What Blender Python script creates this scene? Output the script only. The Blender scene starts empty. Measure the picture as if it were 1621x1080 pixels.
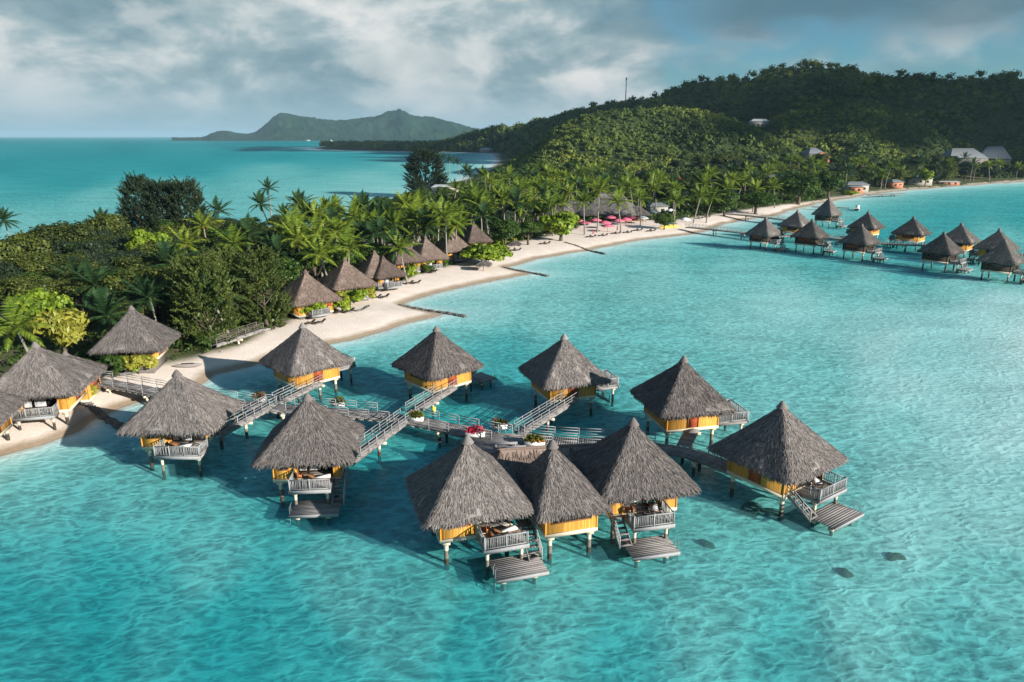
import bpy, math, random
import numpy as np
from mathutils import Vector, Matrix
R = math.radians
rng = np.random.default_rng(7)
random.seed(7)
C = bpy.context.scene.collection
scene = bpy.context.scene
PI = math.pi

# ------------------------------------------------------------ camera
FPX, CAMH = 1120.0, 30.0
PITCH = math.atan(324 / FPX)
cam_d = bpy.data.cameras.new('camera'); cam = bpy.data.objects.new('camera', cam_d); C.objects.link(cam)
cam.location = (0, 0, CAMH); cam.rotation_euler = (PI / 2 - PITCH, 0, 0)
cam_d.sensor_width = 36; cam_d.lens = 36 * FPX / 1621; cam_d.clip_end = 120000; cam_d.clip_start = 0.5
scene.camera = cam
CP, SP = math.cos(PITCH), math.sin(PITCH)

def ray(px, py):
    vx, vy, vz = px - 810.5, FPX, 540 - py
    return np.array([vx, vy * CP + vz * SP, -vy * SP + vz * CP]) / FPX

def P(px, py, z=0.0):          # survey: where a sight line meets height z
    d = ray(px, py); t = (z - CAMH) / d[2]
    return np.array([d[0] * t, d[1] * t, z])

def az_el(px, py):
    d = ray(px, py)
    return math.atan2(d[0], d[1]), d[2] / math.hypot(d[0], d[1])

# ------------------------------------------------------------ numpy noise
def _h(ix, iy, s):
    n = (ix * 374761393 + iy * 668265263 + s * 974634777) & 0xffffffff
    n = ((n ^ (n >> 13)) * 1274126177) & 0xffffffff
    return ((n ^ (n >> 16)) & 0xffff) / 65535.0
def vnoise(x, y, s=0):
    x = np.asarray(x, float); y = np.asarray(y, float)
    ix = np.floor(x).astype(np.int64); iy = np.floor(y).astype(np.int64)
    fx = x - ix; fy = y - iy; fx = fx * fx * (3 - 2 * fx); fy = fy * fy * (3 - 2 * fy)
    return (_h(ix, iy, s) * (1 - fx) + _h(ix + 1, iy, s) * fx) * (1 - fy) + (_h(ix, iy + 1, s) * (1 - fx) + _h(ix + 1, iy + 1, s) * fx) * fy
def fbm(x, y, s=0, o=4):
    a = 0; w = .5
    for k in range(o):
        a = a + w * vnoise(x * 2 ** k, y * 2 ** k, s + k * 17); w *= .5
    return a / (1 - .5 ** o)
def sstep(a, b, x):
    t = np.clip((x - a) / (b - a), 0, 1); return t * t * (3 - 2 * t)

# ------------------------------------------------------------ coast outline
front_px = [(-500, 800), (-150, 760), (0, 722), (60, 705), (125, 682), (150, 662), (205, 640), (262, 622), (318, 607), (335, 592), (395, 578), (450, 556), (520, 543),
            (560, 536), (600, 525), (640, 512), (697, 498), (650, 487), (634, 481), (680, 466), (740, 451), (790, 441), (836, 433), (812, 427),
            (797, 423), (850, 409), (890, 402), (925, 397), (940, 393), (970, 388), (1010, 380), (1050, 375), (1090, 371), (1115, 364), (1145, 354), (1176, 347), (1225, 341), (1250, 332),
            (1290, 322), (1340, 313), (1390, 305), (1440, 300), (1480, 297), (1560, 291), (1621, 287), (1750, 280), (2300, 262)]
back_px = [(785, 243), (700, 241), (600, 239.5), (512, 237), (500, 234.5), (520, 232.5)]
near_back = [(-900, 480), (-200, 432), (0, 408), (200, 398), (400, 387), (500, 371), (560, 356), (620, 330), (690, 300), (740, 284), (780, 268), (795, 256)]
coast = [P(*p)[:2] for p in front_px] + [np.array([4000., 2500.]), np.array([1500., 3600.]), np.array([-100., 3200.])] + \
        [P(*p)[:2] for p in reversed(back_px)] + [P(*p)[:2] for p in reversed(near_back)]
coast = np.array(coast)

def coast_sd(x, y):            # signed distance, + inland
    x = np.asarray(x, float); y = np.asarray(y, float)
    dmin = np.full(x.shape, 1e18); inside = np.zeros(x.shape, bool)
    n = len(coast)
    for i in range(n):
        a = coast[i]; b = coast[(i + 1) % n]
        e = b - a; L = e @ e
        t = np.clip(((x - a[0]) * e[0] + (y - a[1]) * e[1]) / L, 0, 1)
        d = (x - a[0] - t * e[0]) ** 2 + (y - a[1] - t * e[1]) ** 2
        dmin = np.minimum(dmin, d)
        c = (a[1] > y) != (b[1] > y)
        if c.any():
            with np.errstate(divide='ignore', invalid='ignore'):
                xi = a[0] + (y - a[1]) * e[0] / (e[1] if abs(e[1]) > 1e-12 else 1e-12)
            inside ^= c & (x < xi)
    d = np.sqrt(dmin)
    return np.where(inside, d, -d)

# hills: crest lines surveyed as (px, py, distance of crest, distance of foot)
def layer(pts, drop):
    A = []
    for px, py, rc, rb in pts:
        a, e = az_el(px, py); A.append((a, max(CAMH + e * rc - drop, 0), rc, rb))
    return np.array(A).T
HILLS = [
    layer([(740, 262, 560, 500), (790, 244, 560, 470), (830, 224, 560, 450), (880, 196, 565, 440), (930, 176, 570, 430), (1000, 169, 580, 425), (1060, 167, 585, 425), (1120, 171, 590, 430),
           (1180, 192, 590, 440), (1240, 217, 585, 450), (1290, 242, 580, 470), (1340, 268, 580, 500)], 6),
    layer([(690, 232, 1650, 1450), (740, 217, 1550, 1300), (800, 202, 1400, 1000), (860, 189, 1250, 800), (920, 172, 1100, 700), (960, 162, 1050, 650), (1000, 156, 1000, 640), (1040, 149, 960, 630), (1070, 138, 930, 620), (1120, 124, 900, 620),
           (1150, 123, 880, 620), (1185, 126, 880, 620), (1210, 110, 870, 620), (1250, 102, 860, 620), (1300, 103, 860, 620), (1345, 102, 860, 620), (1385, 118, 870, 620), (1450, 117, 880, 640),
           (1500, 124, 900, 660), (1560, 121, 920, 680), (1621, 122, 950, 700), (1750, 122, 1000, 740), (2000, 150, 1100, 800), (2300, 200, 1200, 900)], 8),
    layer([(1120, 235, 640, 560), (1180, 205, 650, 540), (1240, 178, 660, 530), (1290, 160, 670, 520), (1340, 153, 680, 510), (1390, 162, 680, 510), (1440, 184, 680, 530), (1490, 210, 690, 560),
           (1540, 232, 700, 590), (1590, 256, 710, 620), (1650, 272, 720, 650)], 6),
]
def height(x, y, sd=None):
    x = np.asarray(x, float); y = np.asarray(y, float)
    if sd is None: sd = coast_sd(x, y)
    r = np.hypot(x, y); az = np.arctan2(x, y)
    wob = (fbm(x / 9, y / 9, 3, 3) - .5) * 1.6 * np.clip(r / 150, .5, 4)
    s = sd + wob
    land = 1.35 * (1 - np.exp(-np.maximum(s, 0) / 7.0)) + 0.5 * sstep(12, 40, s) * fbm(x / 14, y / 14, 9, 3)
    hh = np.zeros_like(land)
    for A in HILLS:
        zc = np.interp(az, A[0], A[1], left=0, right=0); rc = np.interp(az, A[0], A[2]); rb = np.interp(az, A[0], A[3])
        t = (r - rb) / (rc - rb)
        f = np.where(t < 1, sstep(0, 1, t) * .75 + .25 * np.clip(t, 0, 1) ** 2, np.clip(1 - (t - 1) ** 2 * .35, 0, 1))
        rg_ = 1 - np.abs(fbm(x / 95, y / 95, 21, 3) * 2 - 1) * 1.6
        n = ((rg_ - .6) * .30 + (fbm(x / 45, y / 45, 27, 3) - .5) * .22) * np.clip(1 - np.abs(t - .55) / .5, 0, 1)
        hh = np.maximum(hh, zc * np.clip(f + n, 0, None))
    hh = hh * sstep(4, 70, s)
    return np.where(s > 0, land + hh, 0), s

# depth of the lagoon from soundings (px, py, optical depth)
SOUND = [(150, 1000, 2.2), (400, 1050, 2.1), (50, 950, 2.1), (1621, 560, .22), (1580, 700, .40), (1450, 620, .42), (1621, 820, .62), (1480, 820, .66), (1250, 480, .6), (1400, 560, .45), (1500, 650, .5), (0, 372, .7), (300, 330, .85), (500, 330, .7), (600, 310, .7), (-200, 1000, 1.85), (60, 1040, 1.8), (60, 900, 1.55), (250, 1000, 1.65), (500, 1050, 1.75), (750, 1060, 1.75), (1000, 1060, 1.6), (1250, 1060, 1.4), (1560, 1060, 1.25), (1800, 1050, 1.2),
         (60, 790, 1.15), (200, 760, 1.2), (350, 850, 1.25), (560, 900, 1.25), (560, 760, 1.9), (700, 960, 1.35), (900, 940, 1.25), (1000, 900, 1.3), (1150, 950, 1.1), (1180, 850, 1.1), (1400, 950, .9), (1600, 950, .95),
         (1350, 780, .95), (1450, 700, .72), (1600, 750, .6), (1580, 620, .42), (1800, 650, .35), (1450, 600, .62), (1300, 620, .85), (1560, 500, .42), (1700, 480, .4), (1200, 520, .72), (1380, 520, .6), (1150, 600, .95), (1000, 560, .95),
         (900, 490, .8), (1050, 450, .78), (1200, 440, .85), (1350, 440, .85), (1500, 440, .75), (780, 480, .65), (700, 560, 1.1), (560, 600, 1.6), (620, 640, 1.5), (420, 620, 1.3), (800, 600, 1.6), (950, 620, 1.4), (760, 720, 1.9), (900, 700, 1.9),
         (1000, 420, .9), (1150, 390, 1.15), (1300, 400, 1.3), (1450, 410, 1.35), (1600, 420, 1.2), (1250, 370, 1.5), (1400, 360, 1.8), (1400, 335, 1.9), (1500, 330, 1.9), (1621, 340, 1.7), (1600, 365, 1.0), (1500, 310, 1.8), (1621, 300, 1.7), (1800, 310, 1.7),
         (0, 350, .95), (150, 330, 1.0), (0, 300, 1.55), (100, 280, 2.0), (0, 262, 2.4), (300, 262, 2.2), (300, 300, 1.15), (450, 300, .95), (600, 290, .85), (450, 270, 1.1), (650, 262, 1.2), (600, 250, 1.4), (750, 249, 2.6), (600, 245, 2.6), (450, 245, 2.3),
         (300, 245, 2.1), (100, 245, 2.3), (0, 240, 2.0), (300, 235, 2.4), (600, 233, 2.8), (450, 230, 2.8), (0, 230, 2.3), (200, 226, 2.6), (400, 224, 3), (-300, 300, 1.6), (-300, 230, 2.6), (0, 220, 3), (800, 220, 3), (1200, 220, 3), (1700, 220, 3)]
_su = []
for px, py, d in SOUND:
    q = P(px, py); r = math.hypot(q[0], q[1]); _su.append((math.atan2(q[0], q[1]), 30 / r, d))
_su = np.array(_su)
def depth(x, y, s):
    r = np.hypot(x, y); a = np.arctan2(x, y); v = 30 / np.maximum(r, 20)
    a = a + (fbm(x / (r * .12 + 4), y / (r * .3 + 8), 5, 3) - .5) * .09
    v = v * (1 + (fbm(x / (r * .5 + 6), y / (r * .10 + 5), 8, 4) - .5) * .22)
    num = 0; den = 0
    for A, V, D in _su:
        scale_v = .035 + V * .28
        w = 1 / (((a - A) / .10) ** 2 + ((v - V) / scale_v) ** 2 + .03) ** 2
        num = num + w * D; den = den + w
    d = num / den * .80
    off = np.maximum(-s, 0)
    k = np.interp(r, [60, 150, 300, 800, 3000], [.17, .10, .05, .02, .01])
    return d * (1 - np.exp(-off * k / np.maximum(d, .3) * 1.1))

# ------------------------------------------------------------ materials
def new_mat(name):
    m = bpy.data.materials.new(name); m.use_nodes = True
    nt = m.node_tree; nt.nodes.clear()
    out = nt.nodes.new('ShaderNodeOutputMaterial')
    return m, nt, out
def N(nt, t, **kw):
    n = nt.nodes.new(t)
    for k, v in kw.items():
        if k.startswith('i_'): n.inputs[k[2:].replace('_', ' ')].default_value = v
        else: setattr(n, k, v)
    return n
def L(nt, a, b): nt.links.new(a, b)
def ramp(nt, fac, stops):
    n = nt.nodes.new('ShaderNodeValToRGB'); e = n.color_ramp.elements
    while len(e) < len(stops): e.new(.5)
    for k, (p, c) in enumerate(stops):
        e[k].position = p; e[k].color = (*c, 1) if len(c) == 3 else c
    L(nt, fac, n.inputs[0]); return n.outputs[0]
def noise(nt, vec, scale, detail=3, rough=.55, dist=0):
    n = N(nt, 'ShaderNodeTexNoise'); n.inputs['Scale'].default_value = scale; n.inputs['Detail'].default_value = detail
    n.inputs['Roughness'].default_value = rough; n.inputs['Distortion'].default_value = dist
    if vec is not None: L(nt, vec, n.inputs['Vector'])
    return n.outputs['Fac']
def mapping(nt, vec, scale=(1, 1, 1), rot=(0, 0, 0)):
    n = N(nt, 'ShaderNodeMapping'); n.inputs['Scale'].default_value = scale; n.inputs['Rotation'].default_value = rot
    L(nt, vec, n.inputs['Vector']); return n.outputs[0]
def math_n(nt, op, a, b=None, c=None):
    n = N(nt, 'ShaderNodeMath', operation=op)
    for i, v in enumerate((a, b, c)):
        if v is None: continue
        if isinstance(v, (int, float)): n.inputs[i].default_value = v
        else: L(nt, v, n.inputs[i])
    return n.outputs[0]
def mixc(nt, fac, a, b, mode='MIX'):
    n = N(nt, 'ShaderNodeMix', data_type='RGBA', blend_type=mode)
    for sock, v in ((n.inputs[0], fac), (n.inputs[6], a), (n.inputs[7], b)):
        if isinstance(v, (int, float)): sock.default_value = v
        elif isinstance(v, tuple): sock.default_value = (*v, 1)
        else: L(nt, v, sock)
    return n.outputs[2]
def principled(nt, out, base, rough=.8, spec=.3, normal=None, **kw):
    p = N(nt, 'ShaderNodeBsdfPrincipled')
    if isinstance(base, tuple): p.inputs['Base Color'].default_value = (*base, 1)
    else: L(nt, base, p.inputs['Base Color'])
    p.inputs['Roughness'].default_value = rough; p.inputs['Specular IOR Level'].default_value = spec
    if normal is not None: L(nt, normal, p.inputs['Normal'])
    for k, v in kw.items(): p.inputs[k].default_value = v
    L(nt, p.outputs[0], out.inputs['Surface']); return p
def bump(nt, h, strength=.5, dist=.1):
    b = N(nt, 'ShaderNodeBump'); b.inputs['Strength'].default_value = strength; b.inputs['Distance'].default_value = dist
    L(nt, h, b.inputs['Height']); return b.outputs[0]
def coords(nt, which='Object'):
    return N(nt, 'ShaderNodeTexCoord').outputs[which]

def leaf_mat(name, stops, trans=.35, big=.25):
    m, nt, out = new_mat(name)
    g = N(nt, 'ShaderNodeNewGeometry'); oi = N(nt, 'ShaderNodeObjectInfo')
    co = coords(nt)
    n1 = noise(nt, co, big, 3)
    f = math_n(nt, 'MULTIPLY_ADD', g.outputs['Random Per Island'], .55, math_n(nt, 'MULTIPLY_ADD', n1, .6, -.15))
    f = math_n(nt, 'MULTIPLY_ADD', oi.outputs['Random'], .24, math_n(nt, 'SUBTRACT', f, .12))
    col = ramp(nt, f, stops)
    d = N(nt, 'ShaderNodeBsdfDiffuse'); t = N(nt, 'ShaderNodeBsdfTranslucent'); L(nt, col, d.inputs[0]); L(nt, col, t.inputs[0])
    mx = N(nt, 'ShaderNodeMixShader'); mx.inputs[0].default_value = trans
    L(nt, d.outputs[0], mx.inputs[1]); L(nt, t.outputs[0], mx.inputs[2])
    gl = N(nt, 'ShaderNodeBsdfGlossy'); gl.inputs['Roughness'].default_value = .45; gl.inputs[0].default_value = (.6, .7, .6, 1)
    m2 = N(nt, 'ShaderNodeMixShader'); m2.inputs[0].default_value = .02
    L(nt, mx.outputs[0], m2.inputs[1]); L(nt, gl.outputs[0], m2.inputs[2]); L(nt, m2.outputs[0], out.inputs['Surface'])
    return m
M = {}
M['leaf_olive'] = leaf_mat('leaf_olive', [(0, (.018, .028, .010)), (.4, (.055, .075, .018)), (.75, (.145, .165, .030)), (1, (.25, .26, .05))])
M['leaf_feather'] = leaf_mat('leaf_feather', [(0, (.035, .052, .018)), (.4, (.085, .115, .026)), (.75, (.17, .20, .04)), (1, (.26, .28, .06))])
M['leaf_dark'] = leaf_mat('leaf_dark', [(0, (.014, .028, .016)), (.5, (.036, .056, .028)), (1, (.08, .105, .045))])
M['leaf_green'] = leaf_mat('leaf_green', [(0, (.018, .038, .010)), (.5, (.05, .095, .016)), (1, (.16, .22, .03))])
M['leaf_bright'] = leaf_mat('leaf_bright', [(0, (.07, .12, .015)), (.45, (.18, .26, .02)), (1, (.40, .44, .045))])
M['leaf_yellow'] = leaf_mat('leaf_yellow', [(0, (.13, .14, .02)), (.5, (.28, .27, .035)), (1, (.46, .42, .09))])
M['leaf_red'] = leaf_mat('leaf_red', [(0, (.03, .06, .015)), (.55, (.08, .12, .02)), (.7, (.45, .05, .05)), (1, (.6, .1, .08))])
M['leaf_orange'] = leaf_mat('leaf_orange', [(0, (.05, .08, .015)), (.5, (.12, .14, .02)), (.65, (.45, .2, .03)), (1, (.6, .16, .04))])
M['flower_pink'] = leaf_mat('flower_pink', [(0, (.35, .02, .05)), (1, (.75, .05, .10))])
M['palm_leaf'] = leaf_mat('palm_leaf', [(0, (.035, .07, .012)), (.3, (.10, .16, .02)), (.65, (.25, .31, .035)), (1, (.48, .44, .06))], .4, .5)
M['palm_dark'] = leaf_mat('palm_dark', [(0, (.015, .04, .018)), (.5, (.035, .075, .025)), (1, (.09, .13, .03))], .3, .5)
def forest_mat(name, stops):
    m, nt, out = new_mat(name)
    g = N(nt, 'ShaderNodeNewGeometry'); co = coords(nt)
    n1 = noise(nt, co, .012, 4, .6); n2 = noise(nt, co, .05, 3)
    f = math_n(nt, 'ADD', math_n(nt, 'MULTIPLY', n1, .8), math_n(nt, 'MULTIPLY', n2, .5))
    f = math_n(nt, 'ADD', math_n(nt, 'MULTIPLY_ADD', g.outputs['Random Per Island'], .16, -.23), f)
    principled(nt, out, ramp(nt, f, stops), .9, .1); return m
M['forest'] = forest_mat('forest', [(.18, (.018, .034, .018)), (.38, (.038, .064, .022)), (.55, (.092, .125, .027)), (.74, (.235, .24, .038))])
M['forest_far'] = forest_mat('forest_far', [(.25, (.006, .020, .012)), (.5, (.012, .032, .018)), (.75, (.028, .055, .024))])

def thatch_mat(name, k=1.0, hue=(1, 1, 1)):
    m, nt, out = new_mat(name)
    g = N(nt, 'ShaderNodeNewGeometry'); co = coords(nt); oi = N(nt, 'ShaderNodeObjectInfo')
    n1 = noise(nt, co, 1.1, 4, .65); n2 = noise(nt, mapping(nt, co, (9, 9, 2.0)), 1.5, 3, .7)
    f = math_n(nt, 'MULTIPLY_ADD', g.outputs['Random Per Island'], .55, math_n(nt, 'MULTIPLY_ADD', n1, .35, math_n(nt, 'MULTIPLY_ADD', n2, .45, -.22)))
    f = math_n(nt, 'MULTIPLY_ADD', oi.outputs['Random'], .26, math_n(nt, 'SUBTRACT', f, .13))
    S = [(0, (.035, .03, .028)), (.25, (.095, .079, .071)), (.55, (.18, .150, .132)), (.8, (.28, .24, .21)), (1, (.40, .345, .30))]
    S = [(p, tuple(c[i] * k * .90 * hue[i] for i in range(3))) for p, c in S]
    principled(nt, out, ramp(nt, f, S), .9, .1, bump(nt, n2, .6, .05)); return m
M['thatch'] = thatch_mat('thatch', 1.0, (.97, 1.0, 1.04))
M['thatch_brown'] = thatch_mat('thatch_brown', 1.0, (1.05, .92, .85))
M['thatch_dark'] = thatch_mat('thatch_dark', 1.05, (.92, .98, 1.0))

def wood_mat(name, c0, c1, sc=(1, 1, 1), rough=.8):
    m, nt, out = new_mat(name)
    co = coords(nt); g = N(nt, 'ShaderNodeNewGeometry')
    n1 = noise(nt, mapping(nt, co, sc), 3.0, 4, .7); n2 = noise(nt, co, .7, 3)
    f = math_n(nt, 'MULTIPLY_ADD', g.outputs['Random Per Island'], .35, math_n(nt, 'MULTIPLY_ADD', n1, .5, math_n(nt, 'MULTIPLY_ADD', n2, .5, -.2)))
    principled(nt, out, ramp(nt, f, [(.15, c0), (.85, c1)]), rough, .25, bump(nt, n1, .3, .02)); return m
M['grey_wood'] = wood_mat('grey_wood', (.11, .10, .095), (.33, .30, .28), (1, 6, 1))
M['rail_wood'] = wood_mat('rail_wood', (.15, .155, .155), (.36, .355, .35), (3, 3, 1))
M['dark_wood'] = wood_mat('dark_wood', (.02, .016, .012), (.07, .055, .04))
M['brown_wood'] = wood_mat('brown_wood', (.10, .045, .02), (.24, .11, .045))
M['weathered'] = wood_mat('weathered', (.07, .06, .05), (.22, .19, .15))
M['cream'] = wood_mat('cream', (.42, .36, .26), (.62, .55, .42))
M['trunk'] = wood_mat('trunk', (.10, .085, .07), (.33, .29, .24), (1, 1, 6))
M['bark'] = wood_mat('bark', (.045, .035, .025), (.13, .10, .07))
M['white_paint'] = wood_mat('white_paint', (.55, .55, .53), (.75, .74, .72))
M['stone'] = wood_mat('stone', (.05, .045, .04), (.20, .18, .16))

m, nt, out = new_mat('bamboo_wall')
co = coords(nt); sx = N(nt, 'ShaderNodeSeparateXYZ'); L(nt, co, sx.inputs[0])
u = math_n(nt, 'MULTIPLY', math_n(nt, 'ADD', sx.outputs[0], sx.outputs[1]), 60.0)
st = math_n(nt, 'SINE', u)
cell = N(nt, 'ShaderNodeTexWhiteNoise', noise_dimensions='1D'); L(nt, math_n(nt, 'FLOOR', math_n(nt, 'MULTIPLY', math_n(nt, 'ADD', sx.outputs[0], sx.outputs[1]), 9.5)), cell.inputs['W'])
f = math_n(nt, 'MULTIPLY_ADD', cell.outputs['Value'], .5, math_n(nt, 'MULTIPLY', noise(nt, mapping(nt, co, (2, 2, .7)), 2.0, 4), .6))
colr = ramp(nt, f, [(.1, (.33, .14, .018)), (.5, (.48, .225, .032)), (.9, (.62, .33, .07))])
principled(nt, out, colr, .6, .35, bump(nt, st, .35, .02)); M['bamboo'] = m

def plain(name, c, rough=.6, spec=.4, var=.15, **kw):
    m, nt, out = new_mat(name)
    n1 = noise(nt, coords(nt), 4.0, 4)
    a = tuple(x * (1 - var) for x in c); b = tuple(min(x * (1 + var), 1) for x in c)
    principled(nt, out, ramp(nt, n1, [(.3, a), (.7, b)]), rough, spec, **kw); M[name] = m; return m
plain('dark_glass', (.015, .02, .022), .08, .8)
plain('dark_inside', (.012, .011, .010), .9, .1)
plain('curtain', (.40, .41, .42), .9, .1, .3)
plain('orange_cushion', (.55, .16, .05), .85, .2)
plain('white_cushion', (.7, .68, .64), .85, .2)
plain('red_brown', (.32, .06, .02), .6, .3)
plain('pink_fabric', (.52, .11, .17), .8, .2, .2)
plain('red_fabric', (.55, .04, .03), .8, .2, .2)
plain('yellow_plastic', (.80, .52, .03), .35, .5)
plain('planter_white', (.70, .69, .66), .6, .3)
plain('yellow_paint', (.75, .72, .05), .5, .4)
plain('roof_grey', (.17, .18, .185), .7, .3, .25)
plain('roof_white', (.38, .39, .385), .6, .3)
plain('roof_red', (.40, .05, .03), .7, .3)
plain('roof_blue', (.16, .28, .34), .6, .3)
plain('wall_cream', (.30, .28, .23), .8, .2)
plain('wall_orange', (.42, .17, .09), .8, .2)
plain('metal', (.35, .36, .37), .35, .5, Metallic=.6)
plain('cloud_white', (.8, .8, .8), 1, 0)
plain('coral', (.09, .08, .05), .9, .1, .5)

# ground
m, nt, out = new_mat('ground')
co = coords(nt); at = N(nt, 'ShaderNodeAttribute', attribute_name='cover')   # 0 seabed/sand .. 1 inland soil
sp = N(nt, 'ShaderNodeSeparateXYZ'); L(nt, co, sp.inputs[0])
n1 = noise(nt, co, .35, 5, .6); n2 = noise(nt, co, 3.0, 4, .6)
sand = ramp(nt, math_n(nt, 'MULTIPLY_ADD', n1, .6, math_n(nt, 'MULTIPLY', n2, .4)), [(.3, (.60, .50, .42)), (.7, (.76, .66, .57))])
wetf = math_n(nt, 'MULTIPLY_ADD', n1, .14, sp.outputs[2])
wet = ramp(nt, wetf, [(.20, (.50, .44, .36)), (.42, (1, 1, 1))])
sand = mixc(nt, 1.0, sand, wet, 'MULTIPLY')
# bed: rippled pale sand with a network of caustic light painted into its colour
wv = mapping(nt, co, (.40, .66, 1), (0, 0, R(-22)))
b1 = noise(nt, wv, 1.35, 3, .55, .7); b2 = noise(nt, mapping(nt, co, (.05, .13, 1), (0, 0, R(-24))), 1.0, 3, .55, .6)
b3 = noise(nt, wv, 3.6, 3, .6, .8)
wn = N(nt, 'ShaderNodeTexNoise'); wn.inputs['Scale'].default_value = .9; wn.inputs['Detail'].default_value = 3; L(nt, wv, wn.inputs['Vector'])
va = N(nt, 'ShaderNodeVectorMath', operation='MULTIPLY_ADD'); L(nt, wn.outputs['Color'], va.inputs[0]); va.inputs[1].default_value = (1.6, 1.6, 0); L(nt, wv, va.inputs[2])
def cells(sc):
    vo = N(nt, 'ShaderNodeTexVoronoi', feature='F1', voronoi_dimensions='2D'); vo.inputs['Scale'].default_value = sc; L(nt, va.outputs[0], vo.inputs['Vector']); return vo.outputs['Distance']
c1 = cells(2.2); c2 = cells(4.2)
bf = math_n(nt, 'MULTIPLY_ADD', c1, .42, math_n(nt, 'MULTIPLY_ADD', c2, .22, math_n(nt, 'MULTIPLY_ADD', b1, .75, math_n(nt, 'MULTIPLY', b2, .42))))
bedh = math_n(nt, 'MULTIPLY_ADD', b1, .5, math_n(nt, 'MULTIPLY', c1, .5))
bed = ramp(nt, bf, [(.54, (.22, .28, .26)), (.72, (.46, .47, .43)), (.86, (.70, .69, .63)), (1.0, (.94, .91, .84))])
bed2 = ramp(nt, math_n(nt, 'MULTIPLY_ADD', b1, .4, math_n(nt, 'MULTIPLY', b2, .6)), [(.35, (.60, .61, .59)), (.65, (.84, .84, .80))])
bd = N(nt, 'ShaderNodeAttribute', attribute_name='caustic_mix')
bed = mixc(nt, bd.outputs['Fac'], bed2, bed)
inw = ramp(nt, sp.outputs[2], [(0, (0, 0, 0)), (.03, (1, 1, 1))])
# object z is negative under water
uw = math_n(nt, 'LESS_THAN', sp.outputs[2], -.02)
uw = math_n(nt, 'MULTIPLY', math_n(nt, 'MULTIPLY', sp.outputs[2], -12.0), uw); uwc = N(nt, 'ShaderNodeClamp'); L(nt, uw, uwc.inputs[0])
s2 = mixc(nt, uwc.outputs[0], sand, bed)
soil = ramp(nt, noise(nt, co, .22, 5, .65), [(.3, (.035, .040, .018)), (.5, (.06, .075, .025)), (.7, (.16, .13, .08))])
hillc = ramp(nt, noise(nt, co, .02, 4, .6), [(.3, (.02, .035, .014)), (.6, (.045, .065, .02)), (.8, (.09, .10, .03))])
soil = mixc(nt, N(nt, 'ShaderNodeAttribute', attribute_name='hill').outputs['Fac'], soil, hillc)
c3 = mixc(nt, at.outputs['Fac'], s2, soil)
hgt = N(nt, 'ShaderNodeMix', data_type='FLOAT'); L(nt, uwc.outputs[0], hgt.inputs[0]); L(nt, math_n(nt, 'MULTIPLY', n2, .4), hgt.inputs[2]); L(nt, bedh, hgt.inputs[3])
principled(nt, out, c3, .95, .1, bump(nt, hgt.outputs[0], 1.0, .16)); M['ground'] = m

# water
m, nt, out = new_mat('water')
co = coords(nt); dp = N(nt, 'ShaderNodeAttribute', attribute_name='depth').outputs['Fac']
def chan(k): return math_n(nt, 'EXPONENT', math_n(nt, 'MULTIPLY', dp, -k))
# small local variation of what the light has to cross (bed ripples)
wr = mapping(nt, co, (.30, .66, 1), (0, 0, R(-24)))
comb = N(nt, 'ShaderNodeCombineColor'); L(nt, chan(1.0), comb.inputs[0]); L(nt, chan(.23), comb.inputs[1]); L(nt, chan(.228), comb.inputs[2])
tr = N(nt, 'ShaderNodeBsdfTransparent'); L(nt, comb.outputs[0], tr.inputs[0])
w1 = noise(nt, wr, 2.3, 4, .6, .5); w2 = noise(nt, mapping(nt, co, (.6, 1.3, 1), (0, 0, R(-12))), 4.2, 3, .6, .3); w3 = noise(nt, wr, .33, 3)
wh = math_n(nt, 'MULTIPLY_ADD', w1, 1.0, math_n(nt, 'MULTIPLY_ADD', w2, .38, math_n(nt, 'MULTIPLY', w3, 1.2)))
bm = N(nt, 'ShaderNodeBump'); bm.inputs['Strength'].default_value = 1.0; bm.inputs['Distance'].default_value = .09; L(nt, wh, bm.inputs['Height'])
df = N(nt, 'ShaderNodeBsdfDiffuse'); L(nt, bm.outputs[0], df.inputs['Normal'])
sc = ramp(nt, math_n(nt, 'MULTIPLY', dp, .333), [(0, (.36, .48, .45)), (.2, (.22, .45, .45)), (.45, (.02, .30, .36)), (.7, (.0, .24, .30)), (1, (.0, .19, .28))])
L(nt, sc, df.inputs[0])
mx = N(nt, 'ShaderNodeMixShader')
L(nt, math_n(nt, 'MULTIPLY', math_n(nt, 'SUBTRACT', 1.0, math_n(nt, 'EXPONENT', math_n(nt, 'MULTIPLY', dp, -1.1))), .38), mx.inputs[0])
L(nt, tr.outputs[0], mx.inputs[1]); L(nt, df.outputs[0], mx.inputs[2])
gl = N(nt, 'ShaderNodeBsdfGlossy'); gl.inputs['Roughness'].default_value = .12; L(nt, bm.outputs[0], gl.inputs['Normal'])
fr = N(nt, 'ShaderNodeFresnel'); fr.inputs['IOR'].default_value = 1.33; L(nt, bm.outputs[0], fr.inputs['Normal'])
m2 = N(nt, 'ShaderNodeMixShader'); L(nt, math_n(nt, 'MINIMUM', math_n(nt, 'MULTIPLY', fr.outputs[0], .4), .06), m2.inputs[0])
L(nt, mx.outputs[0], m2.inputs[1]); L(nt, gl.outputs[0], m2.inputs[2]); L(nt, m2.outputs[0], out.inputs['Surface'])
M['water'] = m

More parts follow.
